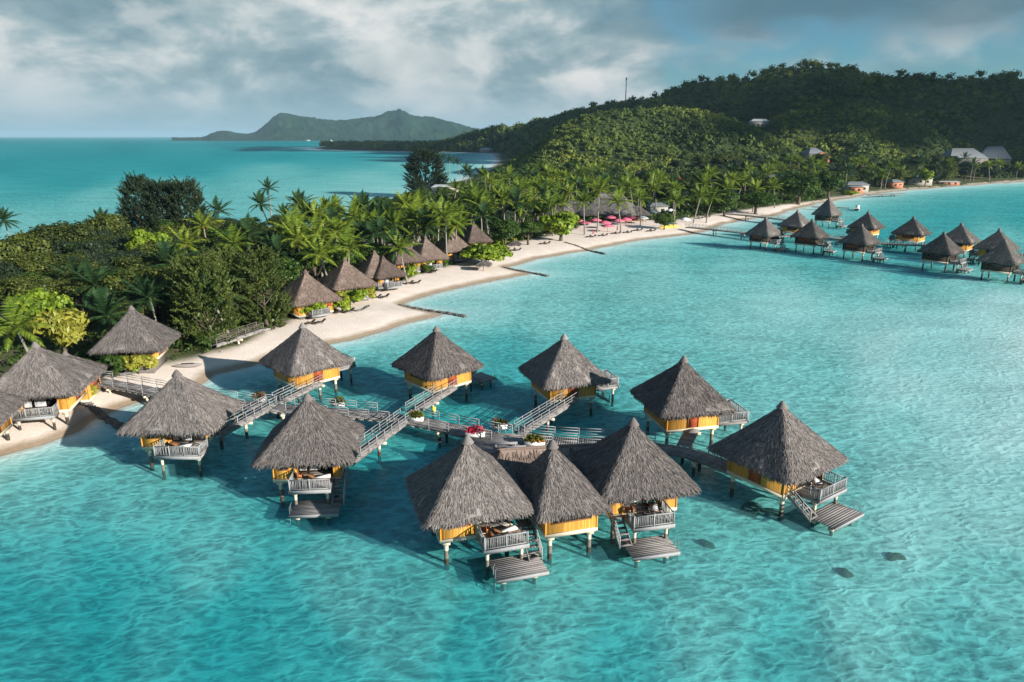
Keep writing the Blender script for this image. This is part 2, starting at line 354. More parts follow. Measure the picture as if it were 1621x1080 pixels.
# ------------------------------------------------------------ mesh helpers
class MB:
    def __init__(s): s.V = []; s.F = []; s.n = 0
    def add(s, V, F, mi=0):
        V = np.asarray(V, float).reshape(-1, 3); F = np.asarray(F, np.int64)
        s.V.append(V); s.F.append((F + s.n, mi)); s.n += len(V); return s
    def box(s, c, d, mi=0, rz=0):
        x, y, z = np.array(d) / 2
        V = np.array([(-x, -y, -z), (x, -y, -z), (x, y, -z), (-x, y, -z), (-x, -y, z), (x, -y, z), (x, y, z), (-x, y, z)])
        if rz:
            a, b = math.cos(rz), math.sin(rz); V = np.stack([V[:, 0] * a - V[:, 1] * b, V[:, 0] * b + V[:, 1] * a, V[:, 2]], 1)
        return s.add(V + np.array(c), [(0, 3, 2, 1), (4, 5, 6, 7), (0, 1, 5, 4), (1, 2, 6, 5), (2, 3, 7, 6), (3, 0, 4, 7)], mi)
    def beam(s, a, b, w, h=None, mi=0):
        a = np.array(a, float); b = np.array(b, float); h = h or w
        d = b - a; l = np.linalg.norm(d); d = d / l
        up = np.array([0, 0, 1.]) if abs(d[2]) < .95 else np.array([1., 0, 0])
        r = np.cross(d, up); r /= np.linalg.norm(r); u = np.cross(r, d)
        o = [(-1, -1), (1, -1), (1, 1), (-1, 1)]
        V = [a + r * i * w / 2 + u * j * h / 2 for i, j in o] + [b + r * i * w / 2 + u * j * h / 2 for i, j in o]
        return s.add(V, [(0, 1, 2, 3), (7, 6, 5, 4), (0, 4, 5, 1), (1, 5, 6, 2), (2, 6, 7, 3), (3, 7, 4, 0)], mi)
    def tube(s, pts, rad, n=8, mi=0, cap=True):
        pts = np.array(pts, float); k = len(pts); V = []
        for i in range(k):
            d = pts[min(i + 1, k - 1)] - pts[max(i - 1, 0)]; d = d / (np.linalg.norm(d) + 1e-9)
            up = np.array([1., 0, 0]) if abs(d[2]) > .7 else np.array([0, 0, 1.])
            r = np.cross(d, up); r /= np.linalg.norm(r); u = np.cross(r, d)
            for j in range(n):
                a = 2 * PI * j / n; V.append(pts[i] + (r * math.cos(a) + u * math.sin(a)) * (rad[i] if hasattr(rad, '__len__') else rad))
        F = [(i * n + j, i * n + (j + 1) % n, (i + 1) * n + (j + 1) % n, (i + 1) * n + j) for i in range(k - 1) for j in range(n)]
        s.add(V, F, mi)
        if cap:
            s.add([V[j] for j in range(n)], [tuple(range(n))][::1] if n == 4 else [tuple([0, j + 1, j]) for j in range(1, n - 1)], mi)
            s.add([V[(k - 1) * n + j] for j in range(n)], [tuple([0, j, j + 1]) for j in range(1, n - 1)], mi)
        return s
    def mesh(s, name, mats, smooth=False):
        me = bpy.data.meshes.new(name)
        V = np.concatenate(s.V); me.vertices.add(len(V)); me.vertices.foreach_set('co', V.ravel())
        loops = np.concatenate([F.ravel() for F, _ in s.F]); sizes = np.concatenate([np.full(len(F), F.shape[1]) for F, _ in s.F])
        mi = np.concatenate([np.full(len(F), m) for F, m in s.F])
        me.loops.add(len(loops)); me.loops.foreach_set('vertex_index', loops)
        me.polygons.add(len(sizes)); st = np.concatenate([[0], np.cumsum(sizes)[:-1]])
        me.polygons.foreach_set('loop_start', st); me.polygons.foreach_set('material_index', mi)
        if smooth: me.polygons.foreach_set('use_smooth', np.ones(len(sizes), bool))
        for m_ in (mats if isinstance(mats, (list, tuple)) else [mats]): me.materials.append(M[m_] if isinstance(m_, str) else m_)
        me.update(calc_edges=True); return me
    def obj(s, name, mats, parent=None, smooth=False): return link(name, s.mesh(name, mats, smooth), parent)

def link(name, data, parent=None, loc=None, rz=None, sc=None):
    o = bpy.data.objects.new(name, data); C.objects.link(o)
    if parent is not None: o.parent = parent
    if loc is not None: o.location = tuple(float(v) for v in loc)
    if rz is not None: o.rotation_euler = (0, 0, rz)
    if sc is not None: o.scale = (sc, sc, sc) if not hasattr(sc, '__len__') else sc
    return o
def tag(o, label=None, cat=None, group=None, kind=None):
    if label: o['label'] = label
    if cat: o['category'] = cat
    if group: o['group'] = group
    if kind: o['kind'] = kind
    return o
def thing(name, label, cat, loc=(0, 0, 0), rz=0, group=None, sc=None):
    return tag(link(name, None, None, loc, rz, sc), label, cat, group)

# ------------------------------------------------------------ ground + water sheets
def polar(r0, r1, nr, a0, a1, na):
    r = np.geomspace(r0, r1, nr); a = np.linspace(a0, a1, na)
    rr, aa = np.meshgrid(r, a, indexing='ij')
    X = rr * np.sin(aa); Y = rr * np.cos(aa)
    i = np.arange(nr - 1)[:, None] * na + np.arange(na - 1)[None, :]
    F = np.stack([i, i + 1, i + na + 1, i + na], -1).reshape(-1, 4)[:, ::-1]
    return X.ravel(), Y.ravel(), F
X, Y, F = polar(6, 45000, 820, R(-72), R(72), 640)
SD = coast_sd(X, Y); Z, S = height(X, Y, SD); D = depth(X, Y, S)
r_ = np.hypot(X, Y)
bedz = -np.minimum(D * .45, .7) * sstep(0, .05, D)
Zg = np.where(S > 0, Z, bedz - .005)
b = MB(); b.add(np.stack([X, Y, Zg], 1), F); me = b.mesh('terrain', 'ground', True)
# sand zone: distance from bay shore less than beach width
sand_px = [(-300, 640), (0, 640), (110, 615), (190, 590), (250, 575), (320, 560), (375, 545), (420, 522), (470, 503), (520, 487), (570, 472), (620, 450), (670, 432), (720, 418), (760, 405), (800, 388), (850, 378), (900, 366), (930, 355),
           (1000, 349), (1060, 350), (1110, 342), (1150, 336), (1200, 329), (1260, 320), (1300, 315), (1340, 310.5), (1400, 303), (1500, 295.5), (1621, 286), (1800, 275)]
sline = np.array([P(*p, 1.3)[:2] for p in sand_px])
def behind_sand(x, y):         # + when beyond the planting line, as a distance along the view azimuth
    az = np.arctan2(x, y); r = np.hypot(x, y)
    A = np.arctan2(sline[:, 0], sline[:, 1]); Q = np.hypot(sline[:, 0], sline[:, 1])
    return r - np.interp(az, A, Q)
cover = sstep(-1.5, 2.5, behind_sand(X, Y) + (fbm(X / 4, Y / 4, 31, 3) - .5) * 5) * (S > 0)
cover = np.where((behind_sand(X, Y) > 25) & (r_ < 1150) & (S > 0), np.maximum(cover, sstep(0, .6, S)), cover * sstep(1.0, 4.0, S))
def fattr(me, name, v):
    a = me.attributes.new(name, 'FLOAT', 'POINT'); a.data.foreach_set('value', np.asarray(v, np.float32))
fattr(me, 'cover', cover); fattr(me, 'hill', sstep(4, 12, Z)); fattr(me, 'caustic_mix', sstep(.25, .9, D) * (1 - sstep(250, 900, r_) * .6))
tag(link('ground', me), kind='structure')
X, Y, F = polar(4, 45000, 620, R(-73), R(73), 420)
S2 = height(X, Y)[1]; D2 = depth(X, Y, S2)
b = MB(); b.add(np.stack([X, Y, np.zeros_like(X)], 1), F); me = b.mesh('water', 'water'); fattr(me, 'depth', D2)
tag(link('water', me), kind='structure')

def gz(x, y): return float(height(np.array([x]), np.array([y]))[0][0])
def hit(px, py, h=0.0):        # where a sight line meets the ground raised by h
    d = ray(px, py); t = np.geomspace(35, 3000, 1600); x = d[0] * t; y = d[1] * t; z = CAMH + d[2] * t
    g = height(x, y)[0] + h; i = np.argmax(z < g)
    return np.array([x[i], y[i], g[i] - h])

# ------------------------------------------------------------ thatched roofs
def blades(b, c, n, length, width, seed, mi=0):
    pass
def roof_mesh(name, hx, hy, ze, za, mat, seed=0, nbl=6500, off=(0, 0), ridge=0.0, fr=.58, bl=.50, bw=.042, pw=.86):
    g = np.random.default_rng(seed)
    nbl = int(nbl * 2.3); na, nr = 120, 18
    def surf(th, u):           # u 0 apex .. 1 eave
        p = 15.0
        cx, cy = np.cos(th), np.sin(th)
        k = (np.abs(cx) ** p + np.abs(cy) ** p) ** (-1 / p)
        x = cx * k * hx; y = cy * k * hy
        rx = np.clip(x, -ridge, ridge) if ridge else 0 * x
        px = off[0] * (1 - u) + rx * (1 - u) + x * u; py = off[1] * (1 - u) + y * u
        corner = np.clip(k - 1, 0, .3) / .104
        z = za - (za - ze) * (.04 + .96 * u) ** pw - .10 * np.clip(corner, 0, 1) * u ** 3 * 1.0 + .035 * (1 - u) * 0
        return px, py, z
    th = np.linspace(0, 2 * PI, na, endpoint=False); us = np.linspace(0.0, 1, nr)
    T, U = np.meshgrid(th, us)
    x, y, z = surf(T, U)
    nz = (vnoise(T * 9, U * 7 + seed, seed) - .5) * .16 * U + (vnoise(T * 3, U * 3, seed + 5) - .5) * .18 * U
    z = z + nz
    V = np.stack([x, y, z], -1).reshape(-1, 3)
    def q(o, rows): return [(o + i * na + j, o + (i + 1) * na + j, o + (i + 1) * na + (j + 1) % na, o + i * na + (j + 1) % na) for i in range(rows) for j in range(na)]
    b = MB(); b.add(V, q(0, nr - 1))
    e = np.stack([x[-1], y[-1], z[-1]], 1); e2 = e * [.97, .97, 1] - [0, 0, .36]; e3 = e * [.72, .72, 1] + [0, 0, .15]
    b.add(np.concatenate([e, e2, e3]), q(0, 2))
    # straw laid down the slope
    t = g.uniform(0, 2 * PI, nbl); u = np.sqrt(g.uniform(.002, 1, nbl)) * .985
    # even spread along straight eaves
    x0, y0, z0 = surf(t, u); du = .001
    x1, y1, z1 = surf(t, np.minimum(u + .02, 1.02)); d = np.stack([x1 - x0, y1 - y0, z1 - z0], 1); d /= np.linalg.norm(d, axis=1)[:, None]
    x2, y2, z2 = surf(t + .01, u); s = np.stack([x2 - x0, y2 - y0, z2 - z0], 1); s /= np.linalg.norm(s, axis=1)[:, None] + 1e-9
    nrm = np.cross(s, d); nrm *= np.sign(nrm[:, 2:3]); nrm /= np.linalg.norm(nrm, axis=1)[:, None] + 1e-9
    p0 = np.stack([x0, y0, z0], 1) + nrm * g.uniform(-.02, .05, (nbl, 1))
    ll = g.uniform(.5, 1.25, (nbl, 1)) * bl; ww = g.uniform(.5, 1.4, (nbl, 1)) * bw
    tip = p0 + d * ll + nrm * g.uniform(.0, .07, (nbl, 1)) + s * g.normal(0, .07, (nbl, 1))
    Vb = np.stack([p0 - s * ww, p0 + s * ww, tip + s * ww * .5, tip - s * ww * .5], 1).reshape(-1, 3)
    b.add(Vb, np.arange(nbl * 4).reshape(-1, 4))
    # ragged fringe under the eave
    nf = int(nbl * .22)
    t = g.uniform(0, 2 * PI, nf); x0, y0, z0 = surf(t, g.uniform(.94, 1.0, nf)); x2, y2, z2 = surf(t + .01, np.ones(nf))
    s = np.stack([x2 - x0, y2 - y0, 0 * x0], 1); s /= np.linalg.norm(s, axis=1)[:, None] + 1e-9
    o = np.stack([x0, y0, 0 * x0], 1); o /= np.linalg.norm(o, axis=1)[:, None]
    p0 = np.stack([x0, y0, z0 + .04], 1)
    tip = p0 + o * g.uniform(-.05, .22, (nf, 1)) - np.array([0, 0, 1.]) * g.uniform(.5, 1.15, (nf, 1)) * fr + s * g.normal(0, .06, (nf, 1))
    ww = g.uniform(.5, 1.3, (nf, 1)) * bw * .8
    b.add(np.stack([p0 - s * ww, p0 + s * ww, tip + s * ww * .4, tip - s * ww * .4], 1).reshape(-1, 3), np.arange(nf * 4).reshape(-1, 4))
    # cap at the top
    if not ridge: b.tube([(off[0], off[1], za - .55), (off[0], off[1], za - .25), (off[0], off[1], za - .05), (off[0], off[1], za + .06)], [.50, .30, .16, .03], 10)
    else: b.tube([(-ridge - .1, 0, za - .12), (0, 0, za - .08), (ridge + .1, 0, za - .12)], [.12, .16, .12], 8)
    return b.mesh(name, mat)
_cache = {}
def cached(key, fn):
    if key not in _cache: _cache[key] = fn()
    return _cache[key]

# ------------------------------------------------------------ bungalow pieces (local: centre at water level, front = -y)
FL = 2.2
def extrude(b, poly, z0, z1, mi=0):
    n = len(poly); V = [(x, y, z0) for x, y in poly] + [(x, y, z1) for x, y in poly]
    b.add(V, [(i, (i + 1) % n, n + (i + 1) % n, n + i) for i in range(n)], mi)
def railing(b, a, c, z, h=.95, slats=True, mi=0, gap=.125, post=.1):
    a = np.array(a, float); c = np.array(c, float); l = np.linalg.norm(c - a)
    A = lambda p, zz: (p[0], p[1], zz)
    b.beam(A(a, z + h), A(c, z + h), .09, .06, mi); b.beam(A(a, z + .12), A(c, z + .12), .06, .06, mi)
    n = max(1, round(l / 1.5))
    for i in range(n + 1):
        p = a + (c - a) * i / n; b.box((p[0], p[1], z + h / 2 + .03), (post, post, h + .1), mi)
    if slats:
        k = int(l / gap)
        for i in range(1, k):
            p = a + (c - a) * (i + random.uniform(-.25, .25)) / k
            b.beam(A(p, z + .12), (p[0] + random.uniform(-.05, .05), p[1] + random.uniform(-.02, .02), z + h), .04, .04, mi)
    else:
        for hh in (.38, .66): b.beam(A(a, z + hh), A(c, z + hh), .05, .05, mi)
def boards(b, x0, x1, y0, y1, z, along='x', w=.2, th=.07, mi=0):
    if along == 'x':
        n = max(1, round((y1 - y0) / w)); w = (y1 - y0) / n
        for i in range(n): b.box(((x0 + x1) / 2 + random.uniform(-.01, .01), y0 + (i + .5) * w, z - th / 2 + random.uniform(-.003, .003)), (x1 - x0, w - .008, th), mi)
    else:
        n = max(1, round((x1 - x0) / w)); w = (x1 - x0) / n
        for i in range(n): b.box((x0 + (i + .5) * w, (y0 + y1) / 2 + random.uniform(-.01, .01), z - th / 2 + random.uniform(-.003, .003)), (w - .008, y1 - y0, th), mi)

def stilt_mesh(h, r=.17, bot=-1.6):
    b = MB(); m_ = max(.6, h - .75); b.tube([(0, 0, bot), (0, 0, .45)], [r * 1.02, r], 10, 1); b.tube([(0, 0, .451), (0, 0, m_)], [r, r], 10, 2, False); b.tube([(0, 0, m_ + .001), (0, 0, h)], [r, r], 10, 0)
    b.box((0, 0, h - .13), (r * 3.2, r * 3.2, .24), 0); return b.mesh('stilt', ['cream', 'dark_wood', 'weathered'])
W2 = 2.75
def bungalow(label, cx, cy, yaw, dx0=-.1, dx1=3.15, out=5.0, rec=1.3, stairs=None, plat=None, roof=(4.05, 4.05), za=8.8, ze=4.3, zbase=0.0, roofmat='thatch', detail=True, entry=None,
             group='thatched overwater bungalows on stilts', wx=W2, wy=W2, off=(0, 0), nostilt=False, name='overwater_bungalow', floor=FL, deck=True, deckleg=True, nbl=6500, seed=0, wallmat='bamboo'):
    t = thing(name, label, 'bungalow', (cx, cy, zbase), R(yaw), group)
    key = ('roof', roof, za, ze, roofmat, off, nbl, seed)
    link('roof', cached(key, lambda: roof_mesh('roof', roof[0], roof[1], ze, za, roofmat, seed, nbl, off)), t)
    x0 = max(dx0, -wx); x1 = min(dx1, wx); y0 = -wy + rec
    b = MB()
    if deck: poly = [(-wx, -wy)] + ([(x0, -wy)] if x0 > -wx + .1 else []) + [(x0 if x0 > -wx + .1 else -wx, y0), (x1 if x1 < wx - .1 else wx, y0)] + ([(x1, -wy), (wx, -wy)] if x1 < wx - .1 else []) + [(wx, wy), (-wx, wy)]
    else: poly = [(-wx, -wy), (wx, -wy), (wx, wy), (-wx, wy)]
    if deck and x0 <= -wx + .1: poly = poly[1:]
    extrude(b, poly, floor, ze + .35)
    for x, y in poly: b.tube([(x, y, floor - .02), (x, y, ze + .3)], [.07, .07], 7)
    b.obj('wall', wallmat, t)
    if nostilt: pl = MB(); pl.box((0, 0, floor / 2 - .8), (2 * wx - .4, 2 * wy - .4, floor + 1.0)); pl.obj('plinth', 'stone', t)
    b = MB(); b.box((0, (y0 + wy) / 2 if deck else 0, floor - .04), (2 * wx - .1, (wy - y0 - .1) if deck else 2 * wy - .1, .08)); b.obj('floor', 'brown_wood', t)
    b = MB()
    for (a, c) in (((-wx, -wy), (wx, -wy)), ((wx, -wy), (wx, wy)), ((wx, wy), (-wx, wy)), ((-wx, wy), (-wx, -wy))):
        d = np.array([np.sign(c[0] - a[0]), np.sign(c[1] - a[1])]) * .06
        b.beam((a[0] - d[0], a[1] - d[1], floor - .16), (c[0] - d[0], c[1] - d[1], floor - .16), .16, .28)
    for i in range(4): b.beam((-wx + .1, -wy + wy * 2 * (i + .5) / 4, floor - .15), (wx - .1, -wy + wy * 2 * (i + .5) / 4, floor - .15), .12, .2)
    b.obj('floor_frame', 'cream', t)
    zwin = min(floor + 1.25, ze - .45)
    def window(x, y, w, ang, h=.85):
        zc = zwin
        f = MB(); f.box((0, 0, 0), (w + .16, .07, .09)); f.box((0, 0, h), (w + .16, .07, .09)); f.box((0, 0, 0), (.01, .01, .01))
        k = max(1, round(w / .95))
        for i in range(k + 1): f.box((-w / 2 + w * i / k, 0, h / 2), (.08, .06, h - .09))
        o = f.obj('window', 'brown_wood', t); o.location = (x, y, zc - h / 2); o.rotation_euler = (0, 0, ang)
        g = MB(); g.box((0, .0, h / 2), (w - .02, .03, h - .1)); g.obj('pane', 'red_brown' if random.random() < .45 else 'dark_glass', o)
    # windows: beside the porch, on both side walls and at the back
    if deck:
        if x0 + wx > 1.2: window((x0 - wx) / 2, -wy - .035, x0 + wx - 1.0, 0)
        if wx - x1 > 1.0: window((x1 + wx) / 2, -wy - .035, wx - x1 - .5, 0)
    else: window(0, -wy - .035, wx * 2 - 1.0, 0)
    for s, e in ((1, 'r'), (-1, 'l')):
        if entry != e: window(s * (wx + .035), .3, 3.0, R(90))
    if entry != 'b': window(0, wy + .035, 3.2, 0)
    # entrance door
    if entry:
        a = {'r': 90, 'l': -90, 'b': 180}[entry]
        d = MB(); d.box((-.55, 0, 1.05), (.1, .08, 2.1)); d.box((.55, 0, 1.05), (.1, .08, 2.1)); d.box((0, 0, 2.15), (1.2, .08, .1))
        o = d.obj('door_frame', 'brown_wood', t)
        px, py = {'r': (wx + .04, 0), 'l': (-wx - .04, 0), 'b': (0, wy + .04)}[entry]
        o.location = (px, py, floor + .03); o.rotation_euler = (0, 0, R(a))
        d = MB(); d.box((0, .02, 1.05), (1.0, .05, 2.08)); d.obj('door', 'red_brown', o)
    if deck:
        # glazed doors and curtains at the back of the porch
        dw = x1 - x0 - .3; xc = (x0 + x1) / 2
        f = MB(); f.box((xc, y0 - .04, floor + 2.06), (dw, .09, .1)); f.box((xc, y0 - .04, floor + .06), (dw, .09, .08))
        for i in range(4): f.box((xc - dw / 2 + dw * i / 3, y0 - .04, floor + 1.06), (.07, .08, 1.92))
        o = f.obj('glass_door', 'dark_wood', t)
        g = MB(); g.box((xc, y0 - .02, floor + 1.06), (dw - .04, .03, 1.9)); g.obj('pane', 'dark_inside', o)
        for a0, a1 in ((.02, .22), (.30, .60)):
            n = 14; V = []
            for i in range(n + 1):
                xx = xc - dw / 2 + dw * (a0 + (a1 - a0) * i / n); yy = y0 - .075 - .03 * (i % 2); V += [(xx, yy, floor + .12), (xx, yy, floor + 1.98)]
            g = MB(); g.add(V, [(2 * i, 2 * i + 2, 2 * i + 3, 2 * i + 1) for i in range(n)]); g.obj('curtain', 'curtain', o)
        # porch + deck floor
        b = MB(); zd = floor - .06
        boards(b, x0 + .05, x1 - .02, -wy + .09, y0, zd, 'x', .18); boards(b, dx0, dx1, -out, -wy - .09, zd, 'x', .18)
        for xx in (dx0 + .06, dx1 - .06): b.beam((xx, -out + .12, zd - .2), (xx, -wy - .1, zd - .2), .1, .22)
        b.obj('deck', 'grey_wood', t)
        b = MB(); b.box(((dx0 + dx1) / 2, -out - .04, zd - .1), (dx1 - dx0 + .12, .07, .3)); b.obj('deck_edge', 'rail_wood', t)
        b = MB(); s = stairs
        railing(b, (dx0 + .05, -out + .05), (dx1 - .05, -out + .05), zd)
        if s != 'l': railing(b, (dx0 + .05, -wy - .12), (dx0 + .05, -out + .17), zd)
        else: railing(b, (dx0 + .05, -wy - 1.3), (dx0 + .05, -out + .17), zd)
        if s != 'r': railing(b, (dx1 - .05, -wy - .12), (dx1 - .05, -out + .17), zd)
        b.obj('railing', 'rail_wood', t)
        if deckleg and not nostilt:
            for xx in (dx0 + .35, dx1 - .35):
                link('stilt', cached(('ds', round(floor, 2)), lambda: stilt_mesh(floor - .36, .13)), t, (xx, -out + .55, 0))
    if plat:
        px0, px1, py0, py1 = plat; zp = .68
        b = MB(); boards(b, px0, px1, py0, py1, zp, 'x', .22)
        for xx in (px0 + .5, px1 - .5): b.beam((xx, py0 + .1, zp - .19), (xx, py1, zp - .19), .14, .22)
        b.obj('swim_platform', 'grey_wood', t)
        b = MB(); b.box(((px0 + px1) / 2, py0 - .045, zp - .1), (px1 - px0 + .05, .06, .26)); b.obj('platform_edge', 'rail_wood', t)
        for xx, yy in ((px0 + .5, py0 + .5), (px1 - .9, py0 + .5), (px0 + .5, py1 - .4)):
            link('stilt', cached('ps', lambda: stilt_mesh(.36, .13)), t, (xx, yy, 0))
        # bathing ladder off a corner
        sx_ = px0 - .06 if stairs == 'r' else px1 + .06
        b = MB()
        for yy in (py0 + .35, py0 + .85):
            b.tube([(sx_, yy, -.9), (sx_, yy, 1.25), (sx_ + (.12 if stairs == 'r' else -.12), yy, 1.42)], [.03] * 3, 6)
        for k in range(6): b.beam((sx_, py0 + .35, -.8 + .26 * k), (sx_, py0 + .85, -.8 + .26 * k), .04)
        b.obj('ladder', 'metal', t)
    if stairs:
        s = 1 if stairs == 'r' else -1
        xa = dx1 + .05 if s > 0 else dx0 - 1.05; xb = xa + 1.0
        ya, yb = (-2.75, -5.0); zt, zb = floor - .06, .70
        b = MB(); n = 6
        # a landing leads from the deck to the flight
        boards(b, xa, xb, -2.75, -1.7, zt, 'x', .2)
        for k in range(n):
            f = (k + .7) / n; b.box(((xa + xb) / 2, ya + (yb - ya) * f, zt + (zb - zt) * f + .06), (.94, .30, .05))
        for xx in (xa + .02, xb - .02): b.beam((xx, ya, zt - .05), (xx, yb, zb + .05), .06, .24)
        b.obj('stairs', 'grey_wood', t)
        b = MB(); xx = xb - .02 if s > 0 else xa + .02
        for h in (.35, .65, .95): b.beam((xx, ya, zt + h), (xx, yb, zb + h), .055, .055)
        for k in range(4):
            f = k / 3; b.box((xx, ya + (yb - ya) * f, zt + (zb - zt) * f + .47), (.07, .07, 1.0))
        b.beam((xx, -1.7, zt + .95), (xx, ya, zt + .95), .055); b.beam((xx, -1.7, zt + .5), (xx, ya, zt + .5), .055); b.box((xx, -1.7, zt + .47), (.07, .07, 1.0))
        b.obj('handrail', 'rail_wood', t)
    if not nostilt:
        for xx, yy in ((-wx + .45, -wy + .3), (wx - .45, -wy + .3), (-wx + .45, wy - .3), (wx - .45, wy - .3)):
            link('stilt', cached(('st', floor), lambda: stilt_mesh(floor - .32)), t, (xx, yy, 0))
    return t
def onb(t, x, y, z):
    a = t.rotation_euler[2]; c, s = math.cos(a), math.sin(a)
    return (t.location[0] + x * c - y * s, t.location[1] + x * s + y * c, t.location[2] + z)

bA = bungalow('big thatched bungalow on stilts, leftmost of the front three', -3.3, 48.2, 17, -.1, 3.15, 5.0, stairs='r', plat=(.42, 4.15, -6.5, -3.9), seed=1, entry='b', nbl=9000)
cc = P(1002.5, 663, 8.75)
bC = bungalow('big thatched bungalow on stilts, right of the front three, its stair on the left', cc[0], cc[1], 13, -1.7, 1.55, 5.0, stairs='l', plat=(-2.25, 1.42, -6.4, -4.0), seed=2, entry='b', nbl=9000)
# the smaller pavilion between them
fm = P(909, 811, 4.0); a = R(16); back = np.array([-math.sin(a), math.cos(a)])
cB = fm[:2] + back * 3.25; ap = P(874.5, 697, 8.3)[:2] - cB; ap = (ap[0] * math.cos(a) + ap[1] * math.sin(a), -ap[0] * math.sin(a) + ap[1] * math.cos(a))
bB = bungalow('narrow yellow pavilion with a strip of windows between the two big front bungalows', cB[0], cB[1], 16, deck=False, roof=(2.8, 3.3), wx=2.0, wy=2.75, off=(round(float(ap[0]), 2), round(float(ap[1]), 2)), za=8.3, ze=4.05, seed=3, name='overwater_pavilion', nbl=6000)
b2 = bungalow('stilted bungalow with its swim platform in shade, left of the front row of three', -17.6, 57.1, 5, -1.05, 2.26, 4.95, stairs='r', plat=(-.85, 3.0, -6.3, -3.8), seed=2, entry='r', nbl=9000)
b1 = bungalow('thatched bungalow at the shore end of the pier, railed deck but no swim platform', -31.7, 63.4, -1, -.63, 3.5, 4.75, seed=1, entry='r', nbl=8000, roof=(4.3, 4.05))
b7 = bungalow('rightmost near bungalow, dark left roof side, stair down to a platform with ladder', 22.55, 55.2, 35, -1.2, 2.5, 5.0, stairs='l', plat=(-1.6, 2.5, -6.7, -4.2), seed=1, entry='l', nbl=9000)
b6 = bungalow('thatched bungalow with a short straight ramp to its front, behind the rightmost near one', 17.3, 67.8, 103, -2.2, 1.5, 6.5, seed=2, entry='l', nbl=7000)
b5 = bungalow('thatched bungalow beyond the round pier platform, reached by a long slanting ramp', 5.85, 76.1, 110, -.8, 2.4, 6.7, stairs='l', seed=1, entry='l', nbl=7000)
b4 = bungalow('thatched bungalow behind the pier, second ramp, dark platform at its far corner', -8.8, 79.5, 133, -.4, 2.6, 5.6, plat=(-1, 2.2, -8.4, -6.0), stairs='r', seed=3, entry='l', nbl=7000, roof=(3.95, 3.95))
b3 = bungalow('thatched bungalow nearest the groyne beach, behind the pier with a railed side deck', -24.8, 81.0, 135, -.4, 2.6, 6.6, seed=1, entry='l', nbl=7000)

# thatched link roof behind the pavilion
p0 = P(785, 712, 5.1); p1 = P(950, 703, 5.1)
ln = thing('link_roof', 'low thatched roof running behind the pavilion and joining the three front roofs', 'roof', ((p0[0] + p1[0]) / 2, (p0[1] + p1[1]) / 2, 0), math.atan2(p1[1] - p0[1], p1[0] - p0[0]))
LL = float(np.hypot(*(p1 - p0)[:2])) / 2 + .6
link('thatch', roof_mesh('link_thatch', LL, 2.5, 3.6, 5.2, 'thatch_brown', 9, 7000, ridge=LL - 1.0, bl=.7), ln)
for s in (-1, 1):
    for k in (-.8, 0, .8):
        b = MB(); b.tube([(k * LL, s * 1.7, -1.5), (k * LL, s * 1.7, 4.3)], [.12, .12], 8); b.obj('post', 'cream', ln)
b = MB(); boards(b, -LL + .6, LL - .6, -1.9, 1.9, 1.95, 'x', .25); b.obj('floor', 'grey_wood', ln)

# ------------------------------------------------------------ beach bungalows
BB = [('thatched beach bungalow with yellow wall between the feathery trees and the yellow shrub', -48.6, 87.6, 8, 9.1, (4.3, 4.3), 3.4, 5),
      ('thatched beach bungalow at the left sand edge, long railed balcony facing the water', None, None, 10, 8.6, (4.6, 4.3), 3.9, 6)]
gr = 'thatched bungalows on the beach'
q = P(207, 484, 9.2); g0 = 1.6
bb1 = bungalow(BB[0][0], q[0], q[1], 8, -.1, 3.1, 4.3, deck=False, roof=(4.3, 4.2), za=7.6, ze=2.9, zbase=g0, floor=.95, nostilt=True, entry='r', group=gr, name='beach_bungalow', seed=1, roofmat='thatch')
q = P(54, 540, 9.0)
bb2 = bungalow(BB[1][0], q[0], q[1], 14, -1.6, 2.3, 4.7, roof=(4.7, 4.5), za=8.3, ze=3.8, zbase=.6, floor=1.5, entry='r', group=gr, name='beach_bungalow', seed=2, wx=3.2, wy=3.1, roofmat='thatch')
q = P(-84, 592, 8.6)
bb3 = bungalow('beach bungalow cut off by the left frame edge, roof corner and orange wall showing', q[0], q[1], 14, -1.6, 2.3, 4.7, roof=(4.5, 4.3), za=8.0, ze=3.8, zbase=.6, floor=1.5, entry='r', group=gr, name='beach_bungalow', seed=3, wx=3.1, wy=3.0, stairs=None)
q = P(102, 556, 6.4)
bungalow('small low thatched roof tucked behind the big roof at the left sand edge', q[0], q[1], 14, deck=False, roof=(3.2, 3.0), za=5.6, ze=2.9, zbase=.8, floor=.3, nostilt=True, group=gr, name='beach_bungalow', seed=3, wx=2.4, wy=2.2, nbl=4000)
row = [(483, 427, 40, 7.2, 4.3, 'first thatched bungalow of the beach row, its roof half behind the feathery tree'),
       (545, 408, 38, 7.2, 4.4, 'second thatched bungalow of the beach row, two thin palm trunks crossing its roof'),
       (592, 396, 35, 7.0, 4.0, 'thatched roof third in the beach row, its dark apex against palms'),
       (606, 405, 40, 6.0, 3.4, 'lower thatched roof directly in front of the dark apexed third roof'),
       (637, 378, 35, 7.0, 4.0, 'thatched beach bungalow with purple flowering shrub below its roof'),
       (673, 373, 38, 7.2, 3.9, 'thatched beach bungalow in mid row, bright shrub and leaning palm in front'),
       (714, 361, 35, 7.4, 3.9, 'thatched beach bungalow just left of the round bright green tree'),
       (749, 350, 35, 7.4, 3.8, 'last steep thatched bungalow of the row, behind the round bright green tree')]
for px, py, yw, za, hw, lb in row:
    q = P(px, py, za + 1.5)
    bungalow(lb, q[0], q[1], yw, -1.4, 1.8, hw + .3, roof=(hw, hw), za=za, ze=2.6, zbase=1.5, floor=.35, wx=hw - 1.3, wy=hw - 1.3, nostilt=True, group=gr, name='beach_bungalow', roofmat='thatch_brown', seed=5, nbl=4500, rec=1.0)
